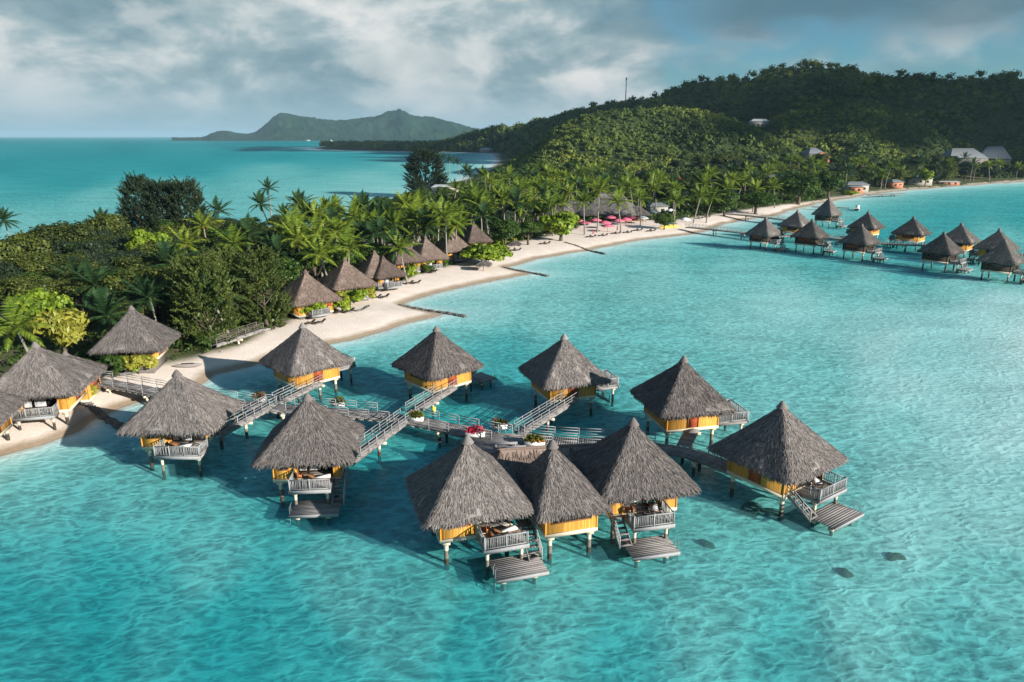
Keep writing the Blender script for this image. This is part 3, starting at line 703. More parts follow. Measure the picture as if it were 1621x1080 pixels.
# dark hut and restaurant
q = P(851, 345, 6.5)
bungalow('small dark thatched hut between the two bright trees on the beach', q[0], q[1], 30, deck=False, roof=(2.2, 2.2), za=5.4, ze=2.3, zbase=1.6, floor=.2, nostilt=True, wx=1.6, wy=1.6, group=gr, name='beach_hut', roofmat='thatch_dark', nbl=2500, wallmat='dark_wood')
def hall(label, px, py, zr, yaw, hx, hy, hgt, ridge, z0=1.8):
    q = P(px, py, zr + z0); t = thing('thatched_hall', label, 'restaurant', (q[0], q[1], z0), R(yaw), 'large thatched restaurant halls')
    link('roof', roof_mesh('hall_roof', hx, hy, zr - hgt, zr, 'thatch_dark', int(px), 7000, ridge=ridge, bl=1.1, bw=.14, fr=.5), t)
    b = MB(); wx, wy = hx - 1.6, hy - 1.6; extrude(b, [(-wx, -wy), (wx, -wy), (wx, wy), (-wx, wy)], -.5, zr - hgt + .6); b.obj('wall', 'brown_wood', t)
    for s in (-1, 1):
        for k in range(5):
            b = MB(); b.tube([((-1 + k / 2) * (hx - .8), s * (hy - .8), -.6), ((-1 + k / 2) * (hx - .8), s * (hy - .8), zr - hgt + .5)], [.16, .14], 7); b.obj('post', 'trunk', t)
hall('wide thatched restaurant roof in front, beside the bright yellow green tree', 915, 318, 6.0, -25, 8.5, 5.5, 4.0, 4)
hall('largest thatched restaurant hall, set back behind the pink umbrellas', 968, 305, 9.0, -20, 9.5, 7.5, 6.5, 4)
hall('small thatched roof at the left end of the restaurant', 893, 318, 6.2, 60, 5.5, 4.5, 4, 2)
hall('low thatched restaurant wing behind the right hand pink umbrellas', 1000, 326, 4.6, -10, 6, 4.2, 2.4, 3)

# ------------------------------------------------------------ far overwater bungalows
far = [(1213, 342, 45, 'leftmost far bungalow on stilts, where the beach pier arrives'), (1263, 331, 40, 'far bungalow half hidden behind the two leftmost stilted ones'), (1286, 345, 50, 'second far stilted bungalow from the pier landing, near row'),
       (1313, 310, 45, 'tall pointed far bungalow standing alone closest to the white boat'), (1365, 353, 45, 'far stilted bungalow in the middle of the near row, posts fully visible'), (1375, 333, 40, 'far bungalow with orange wall just behind the middle near row one'),
       (1447, 341, 42, 'far bungalow with a broad yellow wall standing alone by the open channel'), (1495, 365, 45, 'far stilted bungalow with grey shaded walls, left of the last near pair'), (1523, 351, 42, 'far bungalow with a bright yellow wall just right behind a grey one'),
       (1583, 360, 42, 'far dark roof rising behind the rightmost stilted bungalow'), (1592, 377, 48, 'rightmost far stilted bungalow at the frame edge')]
for i, (px, py, yw, lb) in enumerate(far):
    za = 8.8 if i != 3 else 10.2
    q = P(px, py, za + .2); back_row = i in (1, 5, 6, 8, 9)
    bungalow(lb, q[0], q[1], yw + (180 if back_row else -8), -1.4, 1.8, 5.0, plat=(-1.2, 2.2, -6.6, -4.2), stairs='l' if back_row else 'r', roof=(4.05, 4.05) if back_row else (3.8, 3.8), za=za, seed=7, roofmat='thatch_dark', group='far bungalows along the second pier', nbl=4000, wallmat='bamboo' if back_row else 'dark_wood')  # near-row walls switched to dark wood so their shade sits in the colour

# ------------------------------------------------------------ walkways
def resample(pts, step):
    pts = np.array(pts, float); d = np.concatenate([[0], np.cumsum(np.linalg.norm(np.diff(pts, axis=0), axis=1))])
    n = max(2, int(round(d[-1] / step)) + 1); s = np.linspace(0, d[-1], n)
    return np.stack([np.interp(s, d, pts[:, k]) for k in range(3)], 1)
def smooth(pts, k=3):
    pts = np.array(pts, float)
    for _ in range(k):
        q = [pts[0]]
        for a, b in zip(pts[:-1], pts[1:]): q += [a * .75 + b * .25, a * .25 + b * .75]
        q.append(pts[-1]); pts = np.array(q)
    return pts
def side(pts, w):
    t = np.gradient(pts, axis=0); t[:, 2] = 0; t /= np.linalg.norm(t, axis=1)[:, None]
    return pts + np.stack([-t[:, 1], t[:, 0], 0 * t[:, 0]], 1) * w
def walkway(name, label, pts, w, group, post_step=2.4, rails=(.45, .75, 1.02), gaps_l=(), gaps_r=(), piles=6.0, plank=.22, railmat='rail_wood', sides=(1, -1), pile_r=.16, cat='walkway', floorz=None):
    t = thing(name, label, cat, tuple(pts[0]), 0, group)
    o = np.array(pts[0])
    P_ = resample(pts, plank) - o
    Lf, Rt = side(P_, w / 2), side(P_, -w / 2)
    b = MB()
    for i in range(len(P_) - 1):
        a = P_[i] + (P_[i + 1] - P_[i]) * .06; c = P_[i + 1]
        la, lb = Lf[i] * .94 + Lf[i + 1] * .06, Lf[i + 1]; ra, rb = Rt[i] * .94 + Rt[i + 1] * .06, Rt[i + 1]
        dz = np.array([0, 0, -.07 + random.uniform(-.008, .008)]); e = np.array([0, 0, random.uniform(-.01, .01)])
        b.add([la + e, ra + e, rb + e, lb + e, la + dz, ra + dz, rb + dz, lb + dz], [(0, 1, 2, 3), (7, 6, 5, 4), (0, 4, 5, 1), (2, 6, 7, 3), (1, 5, 6, 2), (3, 7, 4, 0)])
    b.obj('deck', 'grey_wood', t)
    Q = resample(pts, 1.0) - o
    for s in (1, -1):
        b = MB(); E = side(Q, s * (w / 2 - .12)) - np.array([0, 0, .2])
        for i in range(len(E) - 1): b.beam(E[i], E[i + 1], .12, .24)
        b.obj('edge_beam', 'grey_wood', t)
    Q = resample(pts, post_step) - o
    for s in sides:
        gaps = gaps_l if s > 0 else gaps_r
        E = side(Q, s * (w / 2 - .02)); b = MB(); n = len(E); any_ = False; run = 0
        def gap(p): return any(np.hypot(p[0] + o[0] - g[0], p[1] + o[1] - g[1]) < g[2] for g in gaps)
        for i in range(n):
            if gap(E[i]): continue
            b.box(E[i] + [0, 0, .45], (.075, .075, 1.2)); any_ = True
            if i + 1 < n and not gap((E[i] + E[i + 1]) / 2) and not gap(E[i + 1]):
                for h in rails: b.beam(E[i] + [0, 0, h], E[i + 1] + [0, 0, h], .045, .055)
            else: b.obj('railing', railmat, t); b = MB(); any_ = False
        if any_: b.obj('railing', railmat, t)
    Q = resample(pts, piles) - o
    for i in range(1 if len(Q) > 2 else 0, len(Q) - (1 if len(Q) > 2 else 0)):
        zt = Q[i][2] + o[2] - .32
        if gz(Q[i][0] + o[0], Q[i][1] + o[1]) > zt - .3: continue
        tt = side(Q, 1)[i] - Q[i]
        for s in ((-1, 1) if w > 1.6 else (0,)):
            q = Q[i] + tt * s * (w / 2 - .3)
            link('pile', cached(('pile', round(zt, 1), pile_r), lambda: stilt_mesh(round(zt, 1), pile_r)), t, (q[0], q[1], -o[2]))
        b = MB(); b.beam(Q[i] + tt * (w / 2 + .15) - [0, 0, .42], Q[i] - tt * (w / 2 + .15) - [0, 0, .42], .24, .22); b.obj('cross_beam', 'cream', t)
    return t
# joints where ramps meet the pier
rl = [((442, 634), 0), ((440, 632), 0), ((648, 655), 0), ((820, 680), 0), ((1082, 706), 0)]
pp = [P(118, 600, 1.5), P(160, 604, 1.5), P(210, 613, 1.5), P(280, 626, 1.5), P(350, 637, 1.5), P(440, 646, 1.5), P(540, 652, 1.5), P(645, 663, 1.5), P(700, 674, 1.5), P(745, 684, 1.5), P(785, 691, 1.5)]
G = lambda px, py, r=1.3: (*P(px, py, 1.5)[:2], r)
pierA = walkway('pier', 'long curved wooden pier from the beach past the bungalow ramps to the round platform', smooth(pp, 2), 2.1, 'wooden piers over the lagoon',
                gaps_l=[G(440, 632), G(648, 652)], gaps_r=[G(428, 655), G(640, 672)])
pp = [P(838, 694, 1.5), P(890, 698, 1.5), P(950, 701, 1.5), P(1010, 704, 1.5), P(1070, 711, 1.5), P(1110, 722, 1.5), P(1150, 737, 1.5), P(1185, 752, 1.6)]
pierB = walkway('pier', 'curving pier section from the round platform to the rightmost near bungalow', smooth(pp, 2), 1.9, 'wooden piers over the lagoon', gaps_l=[G(1082, 706)], gaps_r=[])
# round platform
cp = (P(745, 697, 1.5) + P(850, 697, 1.5)) / 2; rx_ = float(np.linalg.norm((P(745, 697, 1.5) - P(850, 697, 1.5))[:2])) / 2
t = thing('round_platform', 'wide wooden platform where pier and ramps meet behind the front three bungalows', 'platform', (cp[0], cp[1] - 1.0, 0))
b = MB(); yy = -3.4
while yy < 2.6:
    hw = rx_ * math.sqrt(max(0, 1 - (yy / 4.4) ** 2)); 
    b.box((0, yy, 1.475), (2 * hw, .2, .07)); yy += .22
b.obj('deck', 'grey_wood', t)
b = MB(); b.tube([(0, 0, 1.15), (0, 0, 1.40)], [2.6, 2.6], 24); b.obj('frame', 'grey_wood', t)
for k in range(6):
    link('pile', cached('pp', lambda: stilt_mesh(1.2, .17)), t, (2.3 * math.cos(k * PI / 3), 2.0 * math.sin(k * PI / 3), 0))
b = MB(); pts = [(rx_ * .98 * math.cos(a), 4.3 * math.sin(a) * .62, 1.5) for a in np.linspace(R(50), R(100), 5)]
for i, p in enumerate(pts):
    b.box((p[0], p[1], 1.95), (.09, .09, 1.1))
    if i: [b.beam((pts[i - 1][0], pts[i - 1][1], 1.5 + h), (p[0], p[1], 1.5 + h), .055, .07) for h in (.45, .75, 1.0)]
b.obj('railing', 'rail_wood', t)
# dark cover boards and low benches on the platform
for (px, py, ln_, rz) in ((800, 702, 4.6, 5), (815, 708, 4.2, 8)):
    q = P(px, py, 1.9); t = thing('bench', 'pale slatted bench at the %s edge of the wooden platform' % ('back' if py == 702 else 'front'), 'bench', (q[0], q[1], 1.5), R(rz))
    b = MB(); [b.box((0, y, .42), (ln_ * .5, .1, .05)) for y in (-.14, 0, .14)]; b.obj('seat', 'rail_wood', t)
    for s in (-1, 1): b = MB(); b.box((s * ln_ * .2, 0, .2), (.1, .36, .4)); b.obj('leg', 'rail_wood', t)
def ramp_w(label, a, b_, w=1.35, **k):
    a = np.array(a); b_ = np.array(b_); return walkway('access_ramp', label, [a, b_], w, 'railed ramps from the pier to the bungalows', post_step=1.5, rails=(.35, .65, .98), piles=5.0, cat='ramp', **k)
def entry_pt(t, s, d=.1):
    return np.array(onb(t, *{'r': (W2 + d, 0, FL - .02), 'l': (-W2 - d, 0, FL - .02), 'b': (0, W2 + d, FL - .02)}[s]))
def V3(px, py, z): return P(px, py, z)
ramp_w('railed ramp from the pier to the thatched bungalow at its shore end', V3(430, 640, 1.52), entry_pt(b1, 'r'))
ramp_w('railed ramp from the pier to the bungalow nearest the groyne beach', V3(438, 637, 1.52), entry_pt(b3, 'l'))
ramp_w('railed ramp from the pier to the bungalow with the shaded platform', V3(643, 662, 1.52), entry_pt(b2, 'r'))
ramp_w('railed ramp from the pier to the second bungalow behind it', V3(650, 653, 1.52), entry_pt(b4, 'l'))
ramp_w('long railed ramp slanting up from the round platform to the bungalow beyond', V3(822, 684, 1.52), entry_pt(b5, 'l'))
ramp_w('short straight ramp from the curved pier up to the bungalow behind it', V3(1082, 706, 1.52), entry_pt(b6, 'l'), sides=())
# far piers
walkway('pier', 'long thin pier from the beach to the leftmost far bungalow', [P(1088, 359, 1.7), P(1140, 364, 1.7), P(1185, 369, 1.7), P(1222, 373, 1.8)], 2.2, 'wooden piers over the lagoon', piles=9, plank=.6)
walkway('pier', 'straight footbridge from the sand to the back row of far bungalows', [P(1150, 338, 1.8), P(1185, 341, 1.8), P(1245, 348, 1.8)], 2.2, 'wooden piers over the lagoon', piles=9, plank=.6)
walkway('pier', 'far pier linking all the distant bungalows with reddish planks', smooth([P(1222, 373, 1.8), P(1270, 373, 1.8), P(1330, 377, 1.8), P(1400, 386, 1.8), P(1460, 387, 1.8), P(1530, 396, 1.8), P(1610, 402, 1.8), P(1700, 408, 1.8)], 2), 2.4, 'wooden piers over the lagoon', piles=9, plank=.6, rails=(.5, 1.0), post_step=3)
walkway('pier', 'little boat dock beside the tall pointed far bungalow', [P(1285, 327, 1.2), P(1318, 328, 1.2), P(1345, 329, 1.2)], 1.8, 'wooden piers over the lagoon', piles=7, plank=.6, sides=())
walkway('pier', 'distant dark dock reaching into the channel in front of the village', [P(1375, 309, 1.2), P(1432, 306, 1.2)], 2.5, 'wooden piers over the lagoon', piles=9, plank=1, sides=())
walkway('beach_walkway', 'raised grey boardwalk with rails in the shade left of the groyne beach', [P(338, 546, 2.0), P(360, 539, 2.0), P(385, 530, 2.0), P(412, 521, 2.0)], 1.3, None, piles=4, post_step=2, railmat='weathered')

# planters on the pier
def planter(px, py, z, leaf, lb, w=1.5, boxm='planter_white'):
    q = P(px, py, z + .2); t = thing('flower_planter', lb, 'planter', (q[0], q[1], z), R(random.uniform(-8, 8)), 'flower planters on the pier')
    b = MB(); b.box((0, 0, .22), (w, .55, .42)); b.box((0, 0, .44), (w + .08, .63, .06)); b.obj('box', boxm, t)
    b = MB(); n = 260; d = rng.normal(0, 1, (n, 3)); d /= np.linalg.norm(d, axis=1)[:, None]; d[:, 2] = abs(d[:, 2])
    c = d * [w * .55, .45, .55] * rng.uniform(.5, 1, (n, 1)) + [0, 0, .5]; s = .13
    u = rng.normal(0, 1, (n, 3)) * s; v = rng.normal(0, 1, (n, 3)) * s
    b.add(np.stack([c - u, c + v, c + u], 1).reshape(-1, 3), np.arange(n * 3).reshape(-1, 3)); b.obj('flowers', leaf, t)
planter(411, 632, 1.5, 'leaf_red', 'planter with faded red flowers on the pier just before the first ramps')
planter(535, 640, 1.5, 'leaf_orange', 'white planter with orange green foliage midway along the curved pier')
planter(659, 663, 1.5, 'leaf_orange', 'white planter at the foot of the second pair of ramps')
planter(791, 676, 1.5, 'leaf_red', 'white planter with red flowers at the back of the round platform')
planter(752, 688, 1.5, 'flower_pink', 'planter with vivid pink flowers above the front left bungalow roof', 1.9)
planter(846, 702, 1.5, 'leaf_orange', 'low planter of rusty foliage by the pavilion roof tip', 1.9)
q = P(687, 655, 1.5); t = thing('hydrant_box', 'small yellow hose box on the pier railing', 'hose box', (q[0], q[1], 1.5))
b = MB(); b.box((0, 0, .5), (.4, .3, .5)); b.obj('body', 'yellow_paint', t); b = MB(); b.box((0, 0, .12), (.1, .1, .26)); b.obj('foot', 'rail_wood', t)

# deck chairs
def chair_tree(label, loc, rz, cush='orange_cushion'):
    t = thing('deck_chair', label, 'chair', loc, rz, 'chairs on the bungalow decks')
    for x in (-.26, .26):
        for y in (-.26, .26): b = MB(); b.box((x, y, .2), (.06, .06, .4)); b.obj('leg', 'brown_wood', t)
    b = MB(); b.box((0, 0, .42), (.6, .6, .07)); b.obj('seat', 'brown_wood', t)
    b = MB(); b.beam((0, .27, .45), (0, .40, .98), .58, .06); b.obj('backrest', 'brown_wood', t)
    b = MB(); b.box((0, -.02, .50), (.5, .5, .1)); b.obj('cushion', cush, t)
    for x in (-.3, .3): b = MB(); b.box((x, 0, .62), (.06, .55, .04)); b.obj('armrest', 'brown_wood', t)
def lounge(label, loc, rz, group='sun loungers on the decks', fab='white_cushion', fr='brown_wood'):
    t = thing('sun_lounger', label, 'sun lounger', loc, rz, group)
    b = MB(); b.box((0, -.3, .3), (.66, 1.3, .06)); b.obj('frame', fr, t)
    b = MB(); b.beam((0, .34, .32), (0, .95, .72), .64, .06); b.obj('backrest', fr, t)
    b = MB(); b.box((0, -.3, .37), (.58, 1.25, .08)); b.obj('cushion', fab, t)
    for x in (-.28, .28):
        for y in (-.85, .3): b = MB(); b.box((x, y, .13), (.06, .06, .28)); b.obj('leg', fr, t)
    return t
zD = FL - .055
for t_, y_, lb, x, y, rz, kind in ((bA, 17, 'orange cushioned chair at the left end of the front left deck', .45, -3.9, 200, 'c'), (bA, 17, 'second orange chair, nearer the door, on the front left deck', .55, -3.0, 170, 'c'),
                                   (bA, 17, 'white lounger lying along the front left deck', 1.9, -3.3, 100, 'l'), (bC, 13, 'white lounger on the front right deck beside the curtain', 0.7, -3.2, 160, 'l'),
                                   (bC, 13, 'wooden chair at the left of the front right deck', -1.2, -3.0, 180, 'c'), (b2, 5, 'brown chair on the deck above the shaded platform', -.6, -3.0, 180, 'c'),
                                   (b2, 5, 'lounger across the deck above the shaded platform', 1.1, -3.2, 95, 'l'), (b7, 35, 'dark lounger on the rightmost near deck', .9, -3.4, 150, 'l'), (b7, 35, 'brown chair under the eave of the rightmost near deck', 1.6, -2.2, 180, 'c'),
                                   (b1, -1, 'grey lounger on the long railed deck at the shore end of the pier', 1.2, -3.1, 90, 'l')):
    p = onb(t_, x, y, zD); (chair_tree if kind == 'c' else lounge)(lb, p, R(y_ + rz))

# ------------------------------------------------------------ groynes, rocks
def groyne(lb, a, c, w=.42, h=.16):
    a = P(*a, .0); c = P(*c, .0); t = thing('groyne', lb, 'groyne', (a[0], a[1], 0), 0, 'low dark groynes across the beach')
    b = MB(); L_ = float(np.linalg.norm(c - a)); n = int(L_ / .55); d = (c - a) / L_
    for i in range(n):
        p = d * L_ * (i + .5) / n; g = max(gz(a[0] + p[0], a[1] + p[1]), -.4)
        for s in (-.3, .3):
            q = p + np.array([-d[1], d[0], 0]) * s * w + [random.uniform(-.08, .08), random.uniform(-.08, .08), 0]
            b.box((q[0], q[1], max(g, 0) * .9 + h / 2 - .35 + random.uniform(-.06, .1)), (random.uniform(.45, .7), random.uniform(.4, .6), h + .7), 0, random.uniform(0, 3))
    b.obj('stones', 'stone', t)
groyne('near dark stone groyne running from the sand spit into the water', (632, 485), (738, 501))
groyne('middle groyne below the round green tree', (795, 424), (868, 437), .4)
groyne('third groyne, thin and low, below the bright yellow green tree', (893, 389), (958, 402), .4)
groyne('low stone line under the pier between the small beach and the first stilted bungalow', (128, 640), (200, 680), .5)
def coral(lb, px, py, rx, ry, hh=.55):
    q = P(px, py, 0); t = link('coral_rock', None, None, (q[0], q[1], -.62), random.uniform(0, 3)); tag(t, lb, 'rock', 'dark coral heads in the lagoon')
    b = MB(); th = np.linspace(0, 2 * PI, 26, endpoint=False); V = []
    for k, (s, z) in enumerate(((1.1, 0), (1, .4), (.8, .8), (.45, 1.0), (.1, 1.05))):
        rr = s * (1 + 1.0 * (fbm(np.cos(th) * 1.6 + px, np.sin(th) * 1.6 + k * .2, 4, 3) - .5)); V.append(np.stack([np.cos(th) * rx * rr, np.sin(th) * ry * rr, 0 * th + z * hh + .1 * vnoise(th * 4, th * 0 + k, 6)], 1))
    V = np.concatenate(V); b.add(V, [(i * 26 + j, i * 26 + (j + 1) % 26, (i + 1) * 26 + (j + 1) % 26, (i + 1) * 26 + j) for i in range(4) for j in range(26)])
    b.obj('rock', 'coral', t)
coral('dark oval coral head, rightmost of the foreground pair', 1417, 876, 0.9, .62, .46)
coral('dark coral head lower left of the oval one', 1338, 901, .62, .55, .46)
coral('small flat coral patch right of the front swim platform', 1118, 855, .75, .4, .46)
coral('coral head in the shadow under the rightmost near bungalow', 1190, 800, 1.2, .8, .5)
coral('second coral patch beside the one under the rightmost near bungalow', 1222, 805, .9, .6, .5)

# ------------------------------------------------------------ beach furniture
pairs = [(499, 514, 'by the feathery tree above the near bungalow roof'), (546, 496, 'on the open sand between hedge and near groyne'), (603, 473, 'left of the thin leaning palm'), (654, 450, 'right of the purple flowering shrub'), (681, 433, 'below the mid row bright shrub'),
         (816, 398, 'below the small thatch parasol'), (863, 387, 'on open sand left of the bright tree'), (936, 376, 'under the leftmost closed red parasol'), (955, 374, 'second from the leftmost red parasol'), (975, 371, 'beside the tall restaurant palm'),
         (994, 369, 'in front of the pink umbrellas'), (1010, 366, 'at the right end of the pink umbrellas'), (1031, 367, 'left of the yellow kayaks'), (1107, 347, 'beyond the beach pier'), (1119, 345, 'farthest along the beach past the pier')]
for px, py, w in pairs:
    q = hit(px, py)
    for s, nm in ((-.5, 'left'), (.5, 'right')):
        lounge('%s lounger of the dark pair %s' % (nm, w), (q[0] + s * 1.5, q[1] + s * .5, q[2]), R(-50 + random.uniform(-8, 8)), 'dark loungers in pairs on the beach', 'dark_wood', 'dark_wood')
def parasol(lb, px, py, z, rad, mat, name='parasol', group=None, h=2.5, thatched=False):
    q = hit(px, py, h); g0 = q[2]
    t = thing(name, lb, 'parasol', q, random.uniform(0, 1), group)
    b = MB(); b.tube([(0, 0, 0), (0, 0, h)], [.05, .04], 7); b.obj('pole', 'brown_wood', t)
    b = MB(); n = 8 if not thatched else 18; V = [(0, 0, h + .15)]
    for k in range(n): V.append((rad * .55 * math.cos(2 * PI * k / n), rad * .55 * math.sin(2 * PI * k / n), h - .22))
    for k in range(n): V.append((rad * math.cos(2 * PI * k / n), rad * math.sin(2 * PI * k / n), h - .6))
    for k in range(n): V.append((rad * 1.0 * math.cos(2 * PI * k / n), rad * 1.0 * math.sin(2 * PI * k / n), h - .78 + (.04 * (k % 2))))
    b.add(V, [(0, 1 + k, 1 + (k + 1) % n) for k in range(n)]); b.n -= len(V); b.add(V, [(a + k, a + n + k, a + n + (k + 1) % n, a + (k + 1) % n) for a in (1, 1 + n) for k in range(n)])
    b.obj('canopy', mat, t)
    return t
pk = [(914, 347, 'at the left end'), (926, 350, 'front left, faded'), (943, 346, 'second cluster left'), (967, 342, 'tallest at the back centre'), (958, 350, 'front centre'), (962, 355, 'lowest at the front'), (979, 347, 'right of centre'), (991, 345, 'back right'), (997, 342, 'at the right end')]
for px, py, w in pk: parasol('pink restaurant umbrella %s of the cluster' % w, px, py, 0, 2.1, 'pink_fabric', group='pink umbrellas before the restaurant')
for px, py, w in ((1036, 333, 'left of the bushy palm'), (1062, 331, 'right of the bushy palm'), (1085, 345, 'by the pier head'), (1018, 343, 'in the shade by the pink ones')): parasol('white umbrella %s' % w, px, py, 0, 1.9, 'white_paint', group='white umbrellas near the pier head')
def thatch_parasol(lb, px, py):
    q = hit(px, py, 2.4); t = thing('thatch_parasol', lb, 'parasol', q, 0, 'thatched beach parasols')
    b = MB(); b.tube([(0, 0, 0), (0, 0, 2.2)], [.1, .08], 7); b.obj('post', 'trunk', t)
    link('canopy', cached('tp', lambda: roof_mesh('tp', 1.7, 1.7, 1.75, 2.7, 'thatch', 3, 900, bl=.5, fr=.25)), t)
thatch_parasol('thatched parasol in the shade below the round green tree', 765, 413); thatch_parasol('thatched parasol on open sand right of the round green tree', 814, 382)
for px, py, w in ((939, 370, 'nearest the bright tree'), (977, 364, 'beside the tall palm')):
    q = hit(px, py, 1.0); t = thing('closed_parasol', 'closed red beach parasol %s' % w, 'parasol', q, 0, 'closed red parasols')
    b = MB(); b.tube([(0, 0, 0), (0, 0, 2.4)], .04, 6); b.obj('pole', 'white_paint', t); b = MB(); b.tube([(0, 0, .9), (0, 0, 1.3), (0, 0, 2.3)], [.22, .17, .05], 8); b.obj('canopy', 'red_fabric', t)
# kayaks
for i, (px, py, rz) in enumerate(((1052, 362, 20), (1055, 360.5, 18), (1059, 361.5, 22), (1063, 359.5, 15), (1067, 361, 24))):
    q = hit(px, py); t = thing('kayak', ['yellow kayak at the left end of the stack on the sand', 'second yellow kayak from the left on the sand', 'middle yellow kayak on the sand near the pier', 'yellow kayak behind the middle one', 'yellow kayak at the right end nearest the pier'][i], 'kayak', (q[0], q[1], q[2] + .1), R(rz), 'yellow kayaks by the pier')
    b = MB(); xs = np.linspace(-2, 2, 11); b.tube([(x, 0, .25 + .12 * (x / 2) ** 2) for x in xs], [max(.03, .40 * math.sqrt(max(0, 1 - (x / 2.02) ** 2))) for x in xs], 10); b.obj('hull', 'yellow_plastic', t, True)
    b = MB(); b.box((0, 0, .64), (.8, .36, .05)); b.obj('cockpit', 'dark_inside', t)
def boat(lb, px, py, rz, L_=6.0, name='motor_boat'):
    q = P(px, py, .3); t = thing(name, lb, 'boat', (q[0], q[1], 0), R(rz), 'white boats')
    b = MB(); xs = np.linspace(-1, 1, 12); V = []
    for x in xs:
        w = .36 * (1 - max(0, x) ** 2.4) + .02; 
        for yy, zz in ((-w, .16), (-w * .7, -.04), (0, -.08), (w * .7, -.04), (w, .16)): V.append((x * L_ / 2, yy * L_ * .42, zz * L_ * .6 + max(0, x) * .3))
    b.add(V, [(i * 5 + j, (i + 1) * 5 + j, (i + 1) * 5 + j + 1, i * 5 + j + 1) for i in range(11) for j in range(4)])
    b.add([V[i * 5] for i in range(12)] + [V[i * 5 + 4] for i in range(12)], [(i, i + 1, 13 + i, 12 + i) for i in range(11)]); b.obj('hull', 'white_paint', t)
    b = MB(); b.box((-.3, 0, L_ * .16 + .1), (L_ * .3, L_ * .2, L_ * .12)); b.obj('cabin', 'white_paint', t)
    b = MB(); b.box((-.3, 0, L_ * .27), (L_ * .36, L_ * .24, .06)); b.obj('canopy', 'white_paint', t)
boat('small white motor boat moored at the dock beside the tall pointed far bungalow', 1357, 331, 60, 6.5)
boat('tiny white boat on the dark channel before the distant palm headland', 1330 - 637, 242.5, 10, 9)
boat('tiny white boat off the foot of the far island', 488, 223, 5, 30, 'yacht')
boat('second tiny white boat off the far island, nearer its right', 524, 223.5, 5, 28, 'yacht')

# ------------------------------------------------------------ plants
def frond(b, base, az, el0, length, droop, nl, rg, wind, lw=.075, mi=0):
    k = 9; d = np.array([math.cos(az) * math.cos(el0), math.sin(az) * math.cos(el0), math.sin(el0)]); p = np.array(base, float); pts = [p.copy()]
    for i in range(k):
        d = d + np.array([wind[0], wind[1], 0]) * .05 * (i / k) - np.array([0, 0, droop]) * (.4 + i / k); d /= np.linalg.norm(d)
        p = p + d * length / k; pts.append(p.copy())
    pts = np.array(pts); b.tube(pts, list(np.linspace(.045, .008, k + 1)), 3, mi, False)
    s = np.linspace(.12, .99, nl); P_ = np.stack([np.interp(s * k, range(k + 1), pts[:, j]) for j in range(3)], 1)
    T = np.gradient(pts, axis=0); T = np.stack([np.interp(s * k, range(k + 1), T[:, j]) for j in range(3)], 1); T /= np.linalg.norm(T, axis=1)[:, None]
    side_ = np.cross(T, [0, 0, 1.]); side_ /= np.linalg.norm(side_, axis=1)[:, None] + 1e-6
    for sg in (1, -1):
        ln_ = length * .24 * np.sin(np.clip(s * 1.05, 0, 1) * PI * .86 + .35)[:, None] * rg.uniform(.85, 1.1, (nl, 1))
        dd = side_ * sg * .85 + T * .55 - np.array([0, 0, 1.]) * rg.uniform(.25, .75, (nl, 1)) * (.6 + droop)
        dd /= np.linalg.norm(dd, axis=1)[:, None]
        V = np.stack([P_ - T * lw, P_ + T * lw, P_ + dd * ln_], 1).reshape(-1, 3); b.add(V, np.arange(nl * 3).reshape(-1, 3), mi)
def palm_crown(seed, n=22, length=3.5, nl=30, mats='palm_leaf'):
    n = int(n * .8); length *= 1.3
    g = np.random.default_rng(seed); b = MB()
    for i in range(n):
        f = i / n; el = R(78) - f * R(95) + g.normal(0, .12)
        frond(b, (0, 0, 0), i * 2.4 + g.normal(0, .25), el, length * g.uniform(.85, 1.1) * (.8 + .2 * math.sin(f * PI)), .07 + .10 * f, nl, g, (1.4, .9), .10)
    for k in range(5): b.tube([(.22 * math.cos(k * 1.3), .22 * math.sin(k * 1.3), -.38), (.22 * math.cos(k * 1.3), .22 * math.sin(k * 1.3), -.1)], [.13, .13], 6, 1)
    return b.mesh('crown', [mats, 'leaf_orange'])
def palm_trunk(seed, h=9.0):
    g = np.random.default_rng(seed); a = g.uniform(0, 6.28); lean = g.uniform(.3, 1.9)
    s = np.linspace(0, 1, 9); x = lean * (s ** 1.6) + .15 * np.sin(s * 5 + a)
    pts = np.stack([x * math.cos(a), x * math.sin(a), s * h], 1); pts -= [pts[0][0], pts[0][1], .3]; pts[-1][2] = h
    b = MB(); b.tube(pts, list(.13 + .12 * (1 - s) ** 2.2), 8); return b.mesh('trunk', 'trunk', True), pts[-1]
PC = [palm_crown(s, n, l) for s, n, l in ((1, 22, 3.5), (2, 19, 3.9), (3, 25, 3.3), (4, 20, 3.6), (5, 16, 3.8))] ; PD = [palm_crown(11, 24, 3.6, mats='palm_dark'), palm_crown(12, 20, 3.8, mats='palm_dark')]
PT = [palm_trunk(s, h) for s, h in ((1, 9), (2, 9), (3, 9), (4, 9), (5, 9), (6, 9), (7, 9))]
